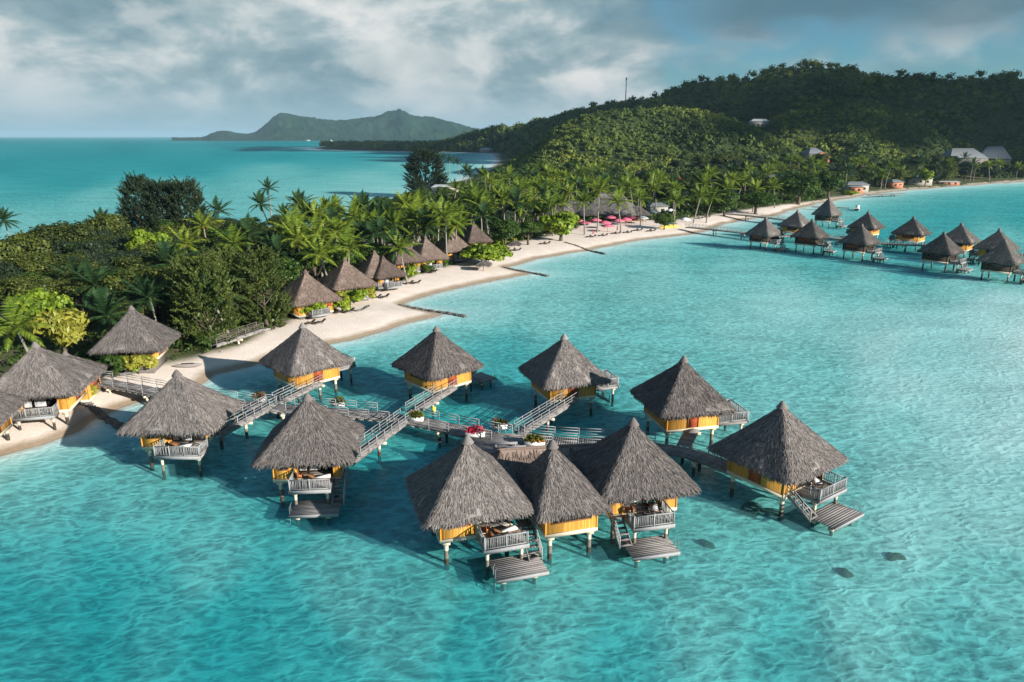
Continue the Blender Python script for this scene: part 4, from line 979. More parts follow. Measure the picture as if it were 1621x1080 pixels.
def palm(px, py, h, lb, dark=False, group='coconut palms on the peninsula', sc=1.0, xy=None, i=None):
    i = random.randrange(100) if i is None else i
    tm, top = PT[i % len(PT)]; hs = h / 9.0
    q = hit(px, py, h + .0) if xy is None else np.array([xy[0], xy[1], gz(*xy)])
    rz = random.uniform(0, 6.28); c, s = math.cos(rz), math.sin(rz)
    ox, oy = (top[0] * c - top[1] * s) * sc, (top[0] * s + top[1] * c) * sc
    if xy is not None: ox = oy = 0
    t = thing('palm_tree', lb, 'palm tree', (q[0] - ox, q[1] - oy, q[2]), rz, group)
    link('trunk', tm, t, sc=(sc, sc, hs))
    m_ = PD[i % 2] if dark else PC[i % len(PC)]
    o = link('crown', m_, t, (top[0] * sc, top[1] * sc, h), -rz + random.uniform(-.3, .3), sc * random.uniform(.9, 1.1))
    return t
PL = [(413, 324, 10, 'tall palm of the pair standing clear above the tree line against the lagoon, left one', 1), (425, 299, 12, 'tallest windblown palm of the pair against the lagoon', 1), (475.7, 325, 10, 'single dark palm silhouetted against the lagoon right of the pair', 1),
      (575, 330, 10, 'dark full palm rising from the shore trees at the middle left', 1), (463, 368, 9.5, 'orange hearted palm above the first beach row roof', 0), (490, 386, 8, 'small palm with brown upright fronds beside the orange hearted one', 0),
      (506, 404, 8, 'palm whose thin trunk drops between the first two beach roofs', 0), (534, 366, 10, 'wide palm behind the second beach roof', 0), (552, 392, 8.5, 'palm whose pale trunk crosses the second beach roof', 0),
      (571, 357, 9, 'bright palm with long trunk in front of the white sand path', 0), (625, 356, 9, 'golden palm beside the white structures', 0), (633, 394, 7, 'short yellow palm leaning over the third beach roof', 0), (642, 325, 11, 'broad palm at the foot of the dark casuarina', 0),
      (660, 337, 11, 'tall palm with a straight pale trunk in mid row', 0), (681, 342, 9.5, 'green palm just right of the straight pale trunk', 0), (698, 339, 10, 'palm behind the long leaning trunk in mid row', 0), (705, 345, 11, 'palm on the long leaning trunk right of mid row', 0),
      (723, 358, 8.5, 'small bright palm over the roof left of the round green tree', 0), (751, 316, 11, 'tall palm with a doubled trunk left of the round green tree', 0), (768, 331, 9, 'slim palm with orange fronds right of the doubled trunk', 0), (722, 300, 10, 'palm crown above the doubled trunk palm', 0),
      (776, 289, 10, 'palm with red heart at the grove edge against the hill foot', 0), (790, 285, 10, 'palm paired right of the red hearted one', 0), (794, 310, 10, 'palm with a leaning trunk in the centre of the grove', 0), (823.6, 301, 12, 'tallest palm of the grove with orange heart and two trunks below', 0),
      (856, 266, 13, 'palm crown standing highest against the green hill', 0), (869, 276, 10, 'palm behind and right of the highest grove crown', 0), (912, 289, 11, 'bright palm left of the restaurant roofs', 0), (883, 309, 9.5, 'palm above the bright yellow green tree', 0), (873, 326, 9, 'low palm touching the bright yellow green tree', 0),
      (950, 301, 13, 'tall restaurant palm, its pale trunk reaching the sand', 0), (946, 270, 11, 'palm behind the tall restaurant palm', 0), (924, 320, 10, 'palm whose trunk crosses the front restaurant roof', 0), (978, 320, 9.5, 'orange palm beside the pink umbrellas', 0), (1014, 315, 9, 'bright palm at the right end of the restaurant', 0),
      (1036, 281, 10, 'palm left of the red roof', 0), (1046, 284, 9, 'palm just beneath the red roof', 0), (1068, 300, 10, 'yellow palm right of the red roof', 0), (1070, 318, 9, 'low bright palm behind the kayaks', 0), (1109, 310, 9.5, 'orange hearted palm near the pier head', 0), (1127, 313, 9, 'palm beside the orange hearted one near the pier head', 0),
      (1125, 278, 12, 'high palm beside the long white roof', 0), (1162, 286, 11, 'palm before the long white roof', 0), (1180, 285, 10, 'palm right of the long white roof', 0), (1197, 300, 9, 'palm above the flat topped tree on the far sand', 0), (1225, 295, 9, 'orange palm in the village trees', 0),
      (294, 388, 8, 'big palm in front of the dark casuarina clump', 0), (277, 420, 6.5, 'yellow palm with orange heart below the casuarina clump', 0), (371, 388, 8, 'wide open palm above the feathery tree', 0), (346, 335, 9, 'dark palm crown against the lagoon right of the casuarina clump', 1), (322, 358, 8, 'thin palm at the right edge of the casuarina clump', 0),
      (151, 452, 6.5, 'dark palm in the shade left of the grey roof', 1), (7, 350, 8, 'palm cut by the left frame edge against the lagoon', 1), (26, 519, 7.5, 'huge bright palm leaning in at the left frame edge above the beach roof', 0), (172, 500, 5, 'low palm left of the beach bungalow with the yellow wall', 1),
      (395, 373, 9, 'palm with a short crown below the tall pair', 1), (605, 342, 9, 'dark palm behind the golden one', 1), (590, 372, 8, 'small palm in the shade before the sand path', 1), (440, 400, 7.5, 'palm in the shade left of the first beach roof', 1), (738, 270, 10, 'dark windblown palm near the white roof by the lagoon', 1),
      (701, 250, 12, 'windblown palm leaning over the lagoon, leftmost of the leaning trio', 1), (712, 254, 12, 'middle palm of the trio leaning over the lagoon', 1), (723, 257, 12, 'rightmost palm of the trio leaning over the lagoon', 1), (838, 322, 9, 'palm at the back of the round bushes', 0), (850, 300, 10, 'palm in the thick of the grove right of its tallest', 0)]
used = []
for k, (px, py, h, lb, dk) in enumerate(PL):
    t = palm(px, py, h, lb, bool(dk), i=k, sc=1.2 if py < 350 else 1.1); used.append((t.location[0], t.location[1]))
def inland(q, m):
    d = np.array([q[0], q[1]]) / math.hypot(q[0], q[1]); p = np.array([q[0], q[1]])
    for _ in range(80):
        if float(coast_sd(p[:1], p[1:])[0]) > m: break
        p = p + d * 1.5
    return np.array([p[0], p[1], gz(*p)])
def crown_mesh(seed, mat, n=5200, rad=(3.8, 3.8, 2.9), lobes=20, leaf=.20, shell=.55, aspect=1.0, up=.2, cz=0.0):
    g = np.random.default_rng(seed)
    ld = g.normal(0, 1, (lobes, 3)); ld /= np.linalg.norm(ld, axis=1)[:, None]; ld[:, 2] = ld[:, 2] * .8 + .15
    lc = ld * np.array(rad) * g.uniform(.35, .8, (lobes, 1)); lr = g.uniform(.24, .46, lobes) * rad[0]
    k = g.choice(lobes, n, p=lr ** 2 / (lr ** 2).sum())
    d = g.normal(0, 1, (n, 3)); d /= np.linalg.norm(d, axis=1)[:, None]; d[:, 2] = np.where(d[:, 2] < -.3, -d[:, 2], d[:, 2])
    c = lc[k] + d * (lr[k] * g.uniform(shell, 1.08, n))[:, None] * np.array([1, 1, .8])
    c[:, 2] += cz
    nn = d + g.normal(0, .45, (n, 3)) + [0, 0, up]; nn /= np.linalg.norm(nn, axis=1)[:, None]
    t = np.cross(nn, g.normal(0, 1, (n, 3))); t /= np.linalg.norm(t, axis=1)[:, None]; s = np.cross(nn, t)
    L_ = leaf * g.uniform(.6, 1.5, (n, 1)); t = t * L_ * aspect; s = s * L_ / aspect
    b = MB(); b.add(np.stack([c - t - s * .4, c + s, c + t - s * .4, c - s * 1.1], 1).reshape(-1, 3), np.arange(4 * n).reshape(-1, 4))
    return b.mesh('crown', mat)
def feather_mesh(seed, mat, rad=(2.6, 2.6, 4.2), nb=330, per=44, ln=1.5, up=.75):   # casuarina: sprays of needles on rising twigs
    g = np.random.default_rng(seed); b = MB(); C_ = []; T_ = []; S_ = []
    for i in range(nb):
        z = g.uniform(-1, 1); a = g.uniform(0, 6.28); w = math.sqrt(max(0, 1 - z * z)) * (1 if z < 0 else .92) * g.uniform(.5, 1.0)
        p = np.array([math.cos(a) * w * rad[0], math.sin(a) * w * rad[1], z * rad[2]])
        d = np.array([math.cos(a), math.sin(a), up + g.normal(0, .3)]) + g.normal(0, .25, 3); d /= np.linalg.norm(d)
        L_ = ln * g.uniform(.6, 1.2); s = g.uniform(0, 1, per)
        C_.append(p + d * L_ * s[:, None]); q = d + g.normal(0, .75, (per, 3)); q /= np.linalg.norm(q, axis=1)[:, None]; T_.append(q * (.42 * (1.15 - s))[:, None] * g.uniform(.6, 1.3, (per, 1)))
    c = np.concatenate(C_); t = np.concatenate(T_); n = len(c); s = np.cross(t, g.normal(0, 1, (n, 3))); s /= np.linalg.norm(s, axis=1)[:, None]; s *= .075
    b.add(np.stack([c - s, c + s, c + t], 1).reshape(-1, 3), np.arange(3 * n).reshape(-1, 3)); return b.mesh('crown', mat)
def trunk_mesh(seed, h, r=.28, spread=1.8, limbs=6):
    g = np.random.default_rng(seed); b = MB()
    b.tube([(0, 0, -.4), (.1, .05, h * .35), (-.05, .1, h * .7), (.1, 0, h * 1.15)], [r * 1.2, r * .9, r * .6, r * .2], 8)
    for i in range(limbs):
        a = i * 2.2 + g.uniform(-.4, .4); z = h * g.uniform(.4, .75); e = spread * g.uniform(.7, 1.2)
        b.tube([(0, .05, z), (math.cos(a) * e * .5, math.sin(a) * e * .5, z + h * .16), (math.cos(a) * e, math.sin(a) * e, z + h * .42)], [r * .5, r * .34, r * .1], 6)
    return b.mesh('trunk', 'bark', True)
LEAVES = {k: [crown_mesh(s, m, n, r, lb, lf, shell=.35) for s in (1, 2, 3)] for k, m, n, r, lb, lf in
          (('olive', 'leaf_olive', 9500, (3.8, 3.8, 2.8), 40, .125), ('dark', 'leaf_dark', 9000, (3.6, 3.6, 3.0), 36, .125), ('green', 'leaf_green', 8500, (3.5, 3.5, 2.7), 30, .14), ('bright', 'leaf_bright', 4600, (3.1, 3.1, 2.4), 22, .21))}
LEAVES['feather'] = [feather_mesh(s, 'leaf_feather') for s in (1, 2)]; LEAVES['casuarina'] = [feather_mesh(s, 'leaf_dark', nb=620, up=.95) for s in (3, 4, 5)]
LEAVES['yellow'] = [crown_mesh(31, 'leaf_yellow', 5000, (3.2, 3.2, 2.6), 34, .20, aspect=1.8)]
LEAVES['redfl'] = [crown_mesh(35, 'leaf_red', 4200, (3.2, 3.2, 2.4), 20, .17)]
TR = [trunk_mesh(s, 5.0) for s in (1, 2, 3)]
def tree(kind, lb, px=0, py=0, w=8.0, h=8.0, group='broadleaf trees of the peninsula', xy=None, i=None, name='broadleaf_tree', crown_h=None, base=None):
    """px, py: middle of the crown; w its width in metres; h the height of the crown's middle above the ground"""
    i = random.randrange(99) if i is None else i
    q = hit(px, py, h) if xy is None else np.array([xy[0], xy[1], gz(*xy)])
    if px > 1000: q = inland(q, 3.0)
    t = thing(name, lb, 'tree', q, random.uniform(0, 6.28), group)
    link('trunk', TR[i % 3], t, sc=(w / 7.5, w / 7.5, h / 5.0)); m_ = LEAVES[kind][i % len(LEAVES[kind])]
    base = 3.1 if kind in ('feather', 'casuarina') else 3.45
    ch = crown_h if crown_h else w
    link('crown', m_, t, (0, 0, h), 0, (w / 2 / base, w / 2 / base, ch / 2 / base)); used.append((q[0], q[1])); return t
T = tree
T('casuarina', 'tall dark casuarina at the left of the spiky clump against the lagoon', 222, 335, 11, 9.5, i=0, crown_h=13)
T('casuarina', 'dark casuarina in the middle of the spiky clump against the lagoon', 258, 345, 11.5, 9, i=1, crown_h=12)
T('casuarina', 'dark casuarina at the right of the spiky clump with a slanted tip', 296, 345, 11, 9, i=2, crown_h=12)
T('casuarina', 'feathery dark casuarina standing alone by the white roof at the lagoon', 673, 279, 22, 10, i=1, crown_h=17, name='casuarina_tree')
T('feather', 'feathery olive tree above the shaded boardwalk, left of two', 328, 497, 8.6, 4.6, i=0, crown_h=11)
T('feather', 'feathery tree with darker foliage right beside the first beach roof', 418, 470, 8, 4.8, i=1, crown_h=10)
T('feather', 'feathery olive tree rising behind the two at the boardwalk', 362, 462, 7.5, 5.4, i=1, crown_h=9)
T('feather', 'small feathery tree leaning over the boardwalk between the larger two', 295, 478, 6, 4.5, i=0, crown_h=9)
T('yellow', 'round yellow leaved tree between the two left beach bungalows', 98, 526, 7.6, 3.6, i=0, name='yellow_tree', crown_h=8.6)
T('bright', 'bright green big leaved tree behind the yellow one at the left', 62, 485, 8.5, 5, i=0)
T('bright', 'loose tree with large pale green leaves below the casuarina clump', 236, 388, 9, 7, i=1)
T('bright', 'round bright green tree standing on the sand beside the beach row', 766, 402, 13, 2.9, i=2, crown_h=8.4, name='beach_almond_tree')
T('bright', 'bright yellow green tree with a pointed crown left of the pink umbrellas', 888, 355, 13.5, 4.8, i=0, crown_h=14, name='beach_almond_tree')
T('green', 'green sea almond tree on the sand, left of two with bare stems', 800, 366, 10, 4.5, i=1, name='beach_almond_tree', crown_h=8)
T('green', 'green sea almond tree beside the dark hut', 836, 364, 9, 4.2, i=2, name='beach_almond_tree', crown_h=6)
T('olive', 'rounded olive tree cut by the left frame edge', 22, 408, 11, 6.5, i=0)
T('olive', 'broad flat olive tree at the left horizon of the trees', 95, 378, 14, 7, i=1, crown_h=9)
T('olive', 'olive tree with light top against the lagoon beside the casuarina clump', 168, 362, 12, 7, i=2, crown_h=9)
T('redfl', 'dark tree speckled with red flowers behind the left beach bungalow', 255, 468, 7, 4.5, i=0)
T('green', 'flat topped green tree alone on the far sand', 1198, 317, 17, 5.5, i=0, crown_h=9, name='beach_almond_tree')
T('green', 'leafy green tree behind the kayaks', 1052, 350, 7, 2.8, i=0)
T('green', 'large green tree by the far sand, right of the flat topped one', 1265, 303, 22, 7, i=1, crown_h=17)
T('green', 'rounded tree at the right end of the far sand', 1312, 296, 17, 7, i=2, crown_h=17)
T('green', 'bright tree near the pier head palms', 1148, 322, 12, 5, i=1, crown_h=13)
T('bright', 'small yellow green tree hanging over the water by the dark dock', 1345, 309, 9, .9, i=2, crown_h=5)
T('bright', 'lone yellow tree by the water at the village end', 1465, 291, 9, 6, i=1, crown_h=13)
# free fill of the peninsula: sites kept off the sand, the roofs and the named plants
def inside(x, y): return float(coast_sd(np.array([x]), np.array([y]))[0])
houses_xy = [(o.location[0], o.location[1]) for o in C.objects if o.parent is None and o.get('category') in ('bungalow', 'restaurant')]
def free(x, y, rt, rh): return all((x - a) ** 2 + (y - b_) ** 2 > rt * rt for a, b_ in used) and all((x - a) ** 2 + (y - b_) ** 2 > rh * rh for a, b_ in houses_xy)
fr_ = random.Random(5)
spots = [('low olive tree in the mass at the far left', (0, 190, 350, 470), 6), ('dark tree in the shade between casuarinas and beach bungalow', (140, 330, 370, 480), 6), ('dark tree in the shade under the palms at mid left', (320, 470, 360, 450), 6), ('bushy tree under the palms of the middle row', (440, 700, 335, 420), 8.5),
         ('dense tree in the dark hollow behind the beach row', (600, 800, 300, 370), 8.5), ('dark tree under the palm grove by the restaurant', (780, 1000, 262, 340), 7), ('leafy tree in the belt at the hill foot', (900, 1200, 262, 330), 8)]
nfill = 0
for lb, (x0, x1, y0, y1), sp in spots:
    n = 0
    for _ in range(900):
        px, py = fr_.uniform(x0, x1), fr_.uniform(y0, y1); q = hit(px, py, 5.5)
        if inside(q[0], q[1]) < 5 or behind_sand(q[0], q[1]) < 5 or not free(q[0], q[1], sp * .72, 7.5) or q[2] > 12: continue
        kd = fr_.choice(['olive', 'olive', 'dark', 'green'] if x0 < 300 else ['olive', 'dark', 'dark', 'green', 'green'])
        w = fr_.uniform(6.5, 9.5) * (1 if x0 < 700 else 1.25)
        tree(kd, lb, xy=(q[0], q[1]), w=w, h=fr_.uniform(4.0, 6.3), group=lb.replace('tree', 'trees', 1), i=fr_.randrange(9), crown_h=w * .78); n += 1
        if n >= 30: break
# village trees and palms along the right shore
n = 0
for _ in range(2500):
    px = fr_.uniform(1100, 1640); py = fr_.uniform(255, 304); q = hit(px, py, 4)
    s = inside(q[0], q[1])
    if s < 9 or behind_sand(q[0], q[1]) < 3 or q[2] > 16 or not free(q[0], q[1], 9.5, 8): continue
    n += 1; w = fr_.uniform(9, 15)
    lb = 'leafy tree among the village roofs' if px < 1400 else 'shore tree under the dark right hand hill'
    tree(fr_.choice(['olive', 'green', 'dark', 'olive']), lb, xy=(q[0], q[1]), w=w, h=fr_.uniform(4, 7), group=lb + 's', i=fr_.randrange(9), crown_h=w * .8)
    if n >= 95: break
# anonymous palms of the groves
for lb, (x0, x1, y0, y1), cnt, hh in (('coconut palm in the dense grove between beach and green hill', (745, 915, 268, 335), 48, 10), ('coconut palm among the trees at the hill foot behind the restaurant', (915, 1200, 268, 300), 34, 10), ('coconut palm in the middle row behind the beach roofs', (440, 745, 322, 385), 46, 9),
                                      ('distant palm in the village below the dark hill', (1200, 1621, 252, 300), 44, 11), ('dark palm in the shade of the left hand trees', (110, 450, 360, 470), 7, 6.5)):
    n = 0
    for _ in range(600):
        px, py = fr_.uniform(x0, x1), fr_.uniform(y0, y1); q = hit(px, py, hh)
        if inside(q[0], q[1]) < 4 or behind_sand(q[0], q[1]) < 0 or q[2] > 14 or not free(q[0], q[1], 2.6, 5.5): continue
        palm(0, 0, hh * fr_.uniform(.75, 1.15), lb, 'shade' in lb or fr_.random() < .3, lb.replace('palm', 'palms', 1), fr_.uniform(.95, 1.25), (q[0], q[1])); used.append((q[0], q[1])); n += 1
        if n >= cnt: break
# shrubs
SH = {k: [crown_mesh(s, m, 1500, (1.5, 1.5, 1.1), 10, lf, up=.5) for s in (41, 42)] for k, m, lf in (('bright', 'leaf_bright', .15), ('yellow', 'leaf_yellow', .15), ('green', 'leaf_green', .13), ('red', 'leaf_red', .12))}
SH['purple'] = [crown_mesh(44, 'flower_pink', 1100, (1.5, 1.5, 1.5), 10, .12)]
def shrub(kind, px, py, w, lb, h=None):
    q = hit(px, py + (7 if 450 < px < 760 else 4), .5); w *= 1.2; t = thing('shrub', lb, 'shrub', q, random.uniform(0, 6), 'garden shrubs by the bungalows'); h = h or w * .8
    link('foliage', SH[kind][random.randrange(len(SH[kind]))], t, (0, 0, h * .42), 0, (w / 3.2, w / 3.2, h / 2.7))
    b = MB(); b.tube([(0, 0, -.2), (0, 0, h * .4)], [.08, .04], 6); b.obj('stem', 'bark', t)
for a in (('green', 180, 583, 4.0, 'round green hedge shrub under the yellow beach bungalow wall'), ('yellow', 219, 583, 4.0, 'yellow green shrub right of the round one under the yellow wall'), ('green', 136, 577, 3.2, 'small green shrub left of the yellow walled beach bungalow'),
          ('bright', 207, 582, 2.2, 'low light green shrub at the end of the stone edging'), ('yellow', 132, 622, 2.6, 'yellow shrub under the roof corner by the pier start'), ('bright', 555, 472, 5.6, 'big bright shrub behind the second pair of loungers', 3.6), ('yellow', 532, 480, 4.0, 'yellow end of the hedge before the first gap in the beach row'),
          ('bright', 541, 484, 3.4, 'low bright shrub nearest the near groyne loungers'), ('bright', 495, 492, 4.2, 'bright shrub below the first beach roof'), ('yellow', 481, 478, 3.0, 'yellow shrub tight against the first beach bungalow wall'), ('yellow', 582, 464, 3.2, 'small yellow shrub between second and third beach bungalows'),
          ('bright', 596, 447, 5.0, 'bright hedge in front of the second beach bungalow'), ('bright', 642, 432, 3.8, 'bright shrub right of the purple flowers'), ('purple', 626, 440, 2.4, 'purple flowering shrub on a thin stem in the beach row', 3.2), ('yellow', 650, 425, 3.2, 'yellow shrub climbing the fourth beach wall'),
          ('bright', 670, 418, 4.4, 'mid row shrub at the foot of the leaning trunk'), ('bright', 680, 410, 3.4, 'bright shrub behind the leaning trunk'), ('green', 735, 385, 4.0, 'green shrub behind the round bright tree'), ('bright', 785, 385, 4.5, 'light shrub right of the round bright tree'), ('green', 812, 376, 4.5, 'low green shrub below the sea almond trees'),
          ('bright', 985, 334, 5, 'bright shrub at the pink umbrellas right end'), ('yellow', 1020, 330, 4, 'yellow orange shrub left of the white umbrellas'), ('green', 330, 545, 3.5, 'dark low shrub at the beach end of the boardwalk'), ('red', 268, 482, 3, 'red flowering shrub above the left beach bungalow roof'), ('green', 1300, 312, 4, 'shrub by the village sand'),
          ('red', 178, 590, 1.6, 'small red flower bed at the curved stone edging')): shrub(*a)

k_ = 0
for _ in range(400):
    px = random.uniform(470, 905); q = P(px, np.interp(px, [470, 560, 620, 700, 760, 850, 905], [498, 476, 452, 424, 404, 380, 362]) - random.uniform(0, 9), 1.6); q[2] = gz(q[0], q[1])
    if behind_sand(q[0], q[1]) < -1.5 or not free(q[0], q[1], 1.8, 4.3): continue
    t = thing('shrub', 'low garden shrub in the line along the beach bungalows', 'shrub', q, random.uniform(0, 6), 'low shrubs along the beach row'); w_ = random.uniform(1.8, 3.4); used.append((q[0], q[1]))
    kd = random.choice(['bright', 'bright', 'yellow', 'green', 'green']); link('foliage', SH[kd][k_ % 2], t, (0, 0, w_ * .3), 0, (w_ / 3.2, w_ / 3.2, w_ / 3.2)); b = MB(); b.tube([(0, 0, -.2), (0, 0, w_ * .3)], [.06, .03], 5); b.obj('stem', 'bark', t); k_ += 1
    if k_ >= 34: break

# curved stone edging by the left bungalow, jars on the sand
def edging(lb, pts, h=.5):
    pts = smooth([hit(*p) for p in pts], 2); t = thing('stone_edging', lb, 'garden wall', tuple(pts[0])); o = pts[0]; Q = resample(pts, .35) - o; b = MB()
    for i in range(len(Q)): b.box(Q[i] + [0, 0, .1 + random.uniform(-.05, .05)], (random.uniform(.3, .5), random.uniform(.3, .5), h), 0, random.uniform(0, 3))
    b.obj('stones', 'stone', t)
edging('curved dark stone edging around the planted bed of the left beach bungalow', [(150, 590), (190, 597), (222, 590), (240, 576)])
edging('low stone border curling down the sand from the left balcony bungalow', [(150, 610), (138, 622), (125, 640)])
edging('curved border on the sand by the second pair of loungers', [(553, 492), (570, 494), (584, 485)], .25)

# driftwood and stones scattered on the shaded sand
q = hit(300, 581); 
for k, (px, py, lb) in enumerate(((298, 583, 'weathered canoe lying on the sand below the feathery trees'), (410, 527, 'old canoe drawn up under the bushes by the boardwalk'))):
    q = hit(px, py); t = thing('canoe', lb, 'canoe', (q[0], q[1], q[2] + .1), R(10 + 20 * k)); b = MB(); xs = np.linspace(-1.8, 1.8, 9)
    b.tube([(x, 0, .2 + .08 * x * x / 3) for x in xs], [max(.05, .3 * math.sqrt(max(0, 1 - (x / 1.85) ** 2))) for x in xs], 8); b.obj('hull', 'grey_wood', t, True); b = MB(); b.box((0, 0, .5), (1.6, .3, .04)); b.obj('opening', 'dark_inside', t)

# ------------------------------------------------------------ village houses
def house(lb, px, py, wx, wy, hw, hr, rz, roof, wall='wall_cream', open_=False, h=None):
    hh = hw + hr * .5 if h is None else h
    q = inland(hit(px, py, hh), 3 + wy * .5); t = thing('house', lb, 'house', (q[0], q[1], q[2] - .3), R(rz), 'village houses')
    if not open_: b = MB(); b.box((0, 0, hw / 2), (wx - .9, wy - .9, hw)); b.obj('wall', wall, t)
    b = MB(); x, y = wx / 2, wy / 2; r = wx / 2 - wy / 2 * .75
    V = [(-x, -y, hw), (x, -y, hw), (x, y, hw), (-x, y, hw), (-r, 0, hw + hr), (r, 0, hw + hr)]
    V2 = [(v[0], v[1], v[2] - .15) for v in V[:4]]
    b.add(V, [(0, 1, 5, 4), (2, 3, 4, 5)]); b.add(V, [(1, 2, 5), (3, 0, 4)]); b.add(V[:4] + V2, [(0, 4, 5, 1), (1, 5, 6, 2), (2, 6, 7, 3), (3, 7, 4, 0), (7, 6, 5, 4)]); b.obj('roof', roof, t)
    if not open_:
        for s in (-1, 1):
            for k in range(max(2, int(wx / 4))):
                b = MB(); b.box(((k + .5) / max(2, int(wx / 4)) * (wx - 2) - (wx - 2) / 2, s * (wy / 2 - .42), hw * .55), (1.3, .1, 1.2)); b.obj('window', 'dark_glass', t)
        b = MB(); b.box((wx / 2 - .42, 0, 1.1), (.1, 1.1, 2.1)); b.obj('door', 'brown_wood', t)
    else:
        for a in (-1, 1):
            for c_ in (-1, 1): b = MB(); b.tube([(a * (x - .3), c_ * (y - .3), 0), (a * (x - .3), c_ * (y - .3), hw)], .12, 6); b.obj('post', 'white_paint', t)
for a in (('long white roofed house behind the pier head palms', 1150, 284, 22, 9, 4.5, 2.2, 8, 'roof_white'), ('low pale roof in front of the long white one', 1185, 298, 14, 8, 3.2, 1.6, 8, 'roof_white'), ('house with bright red roof at the hill foot', 1069, 284, 14, 8, 4.5, 2, 5, 'roof_red', 'wall_cream'),
          ('small orange roof behind the restaurant', 966, 302, 9, 7, 6, 2.5, -15, 'wall_orange'), ('pale grey hotel block left of the large village trees', 1222, 278, 18, 9, 6, 2, 10, 'roof_grey'), ('hotel block right of the pale grey one, at the hill foot', 1252, 279, 18, 9, 6, 2, 5, 'roof_grey'),
          ('white roofed house above the large village trees', 1287, 283, 17, 9, 4.5, 2.5, -15, 'roof_white'), ('house on the hill slope with grey pointed roof', 1287, 238, 13, 12, 5, 4, 10, 'roof_grey'), ('orange annex right of the grey pointed roof on the hill', 1301, 244, 9, 8, 6, 3, 10, 'wall_orange', 'wall_orange'),
          ('large grey roofed lodge on the right slope, left of two', 1523, 243, 30, 18, 7, 7, 5, 'roof_grey', 'stone'), ('grey roofed lodge on the right slope, right of two', 1574, 241, 22, 16, 8, 9, -25, 'roof_grey', 'stone'), ('orange hut on the far sand end', 1352, 302, 8, 6, 3.4, 1.2, 0, 'roof_grey', 'wall_orange'),
          ('grey roofed shed behind the orange hut', 1354, 293, 13, 7, 4.4, 1.6, 5, 'roof_grey'), ('blue roofed house in the right village trees', 1450, 279, 18, 8, 4.6, 1.5, -8, 'roof_blue'), ('small white house under the village palms', 1393, 278, 11, 8, 4, 2, 0, 'roof_white'), ('teal roofed house below the hill house', 1335, 272, 20, 9, 5, 2, 8, 'roof_blue'),
          ('red painted house near the dark dock', 1415, 291, 9, 7, 3.6, 1.6, 20, 'roof_grey', 'wall_orange'), ('white house on the saddle of the hills', 1202, 190, 16, 8, 6, 2, 0, 'roof_white'), ('pale low wall house at the right shore beach', 1500, 293, 14, 4, 1.8, .6, 0, 'roof_white', 'wall_orange'),
          ('grey metal roof in the trees left of centre among dark foliage', 208, 447, 6.5, 4.5, 5.2, 1.2, 25, 'roof_grey'), ('long grey flat roof cut by the left frame edge', 28, 458, 11, 5, 4.6, .6, 5, 'roof_grey'),
          ('white roof by the lagoon right of the lone casuarina', 704, 293, 14, 6, 5, 1.2, 10, 'roof_white', 'wall_cream'), ('white pavilion behind the golden palm', 608, 362, 8, 6, 4.4, 1.2, 10, 'roof_white'), ('low white structure below the white pavilion', 590, 377, 8, 4, 2.8, .7, 10, 'roof_white'), ('white terrace roof between palms behind the third beach roof', 520, 393, 7, 3.5, 3.4, .5, 15, 'roof_white'),
          ('grey shed behind the kayak palms', 1040, 322, 8, 6, 3.5, 1.2, 10, 'roof_grey'), ('white boathouse on the distant headland beach', 770, 238.5, 26, 14, 5, 3, 0, 'roof_white')):
    house(*a)
# radio mast on the ridge
a_ = az_el(990, 163)[0]; q = np.array([1000 * math.sin(a_), 1000 * math.cos(a_), 0]); q[2] = gz(q[0], q[1])
t = thing('radio_mast', 'thin lattice radio mast standing on the ridge line', 'mast', q); b = MB(); H_ = 34
for s in ((-.7, -.5), (.7, -.5), (0, .8)): b.beam((s[0], s[1], -2), (s[0] * .3, s[1] * .3, H_), .35)
for k in range(12): z = k * H_ / 12; f = 1 - .7 * k / 12; b.beam((-.7 * f, -.5 * f, z), (.7 * f, -.5 * f, z + 2.6), .2); b.beam((.7 * f, -.5 * f, z), (0, .8 * f, z + 2.6), .2)
b.obj('lattice', 'metal', t); b = MB(); b.box((0, 0, H_ - 2), (1.6, .5, 3.0)); b.obj('antenna', 'metal', t)

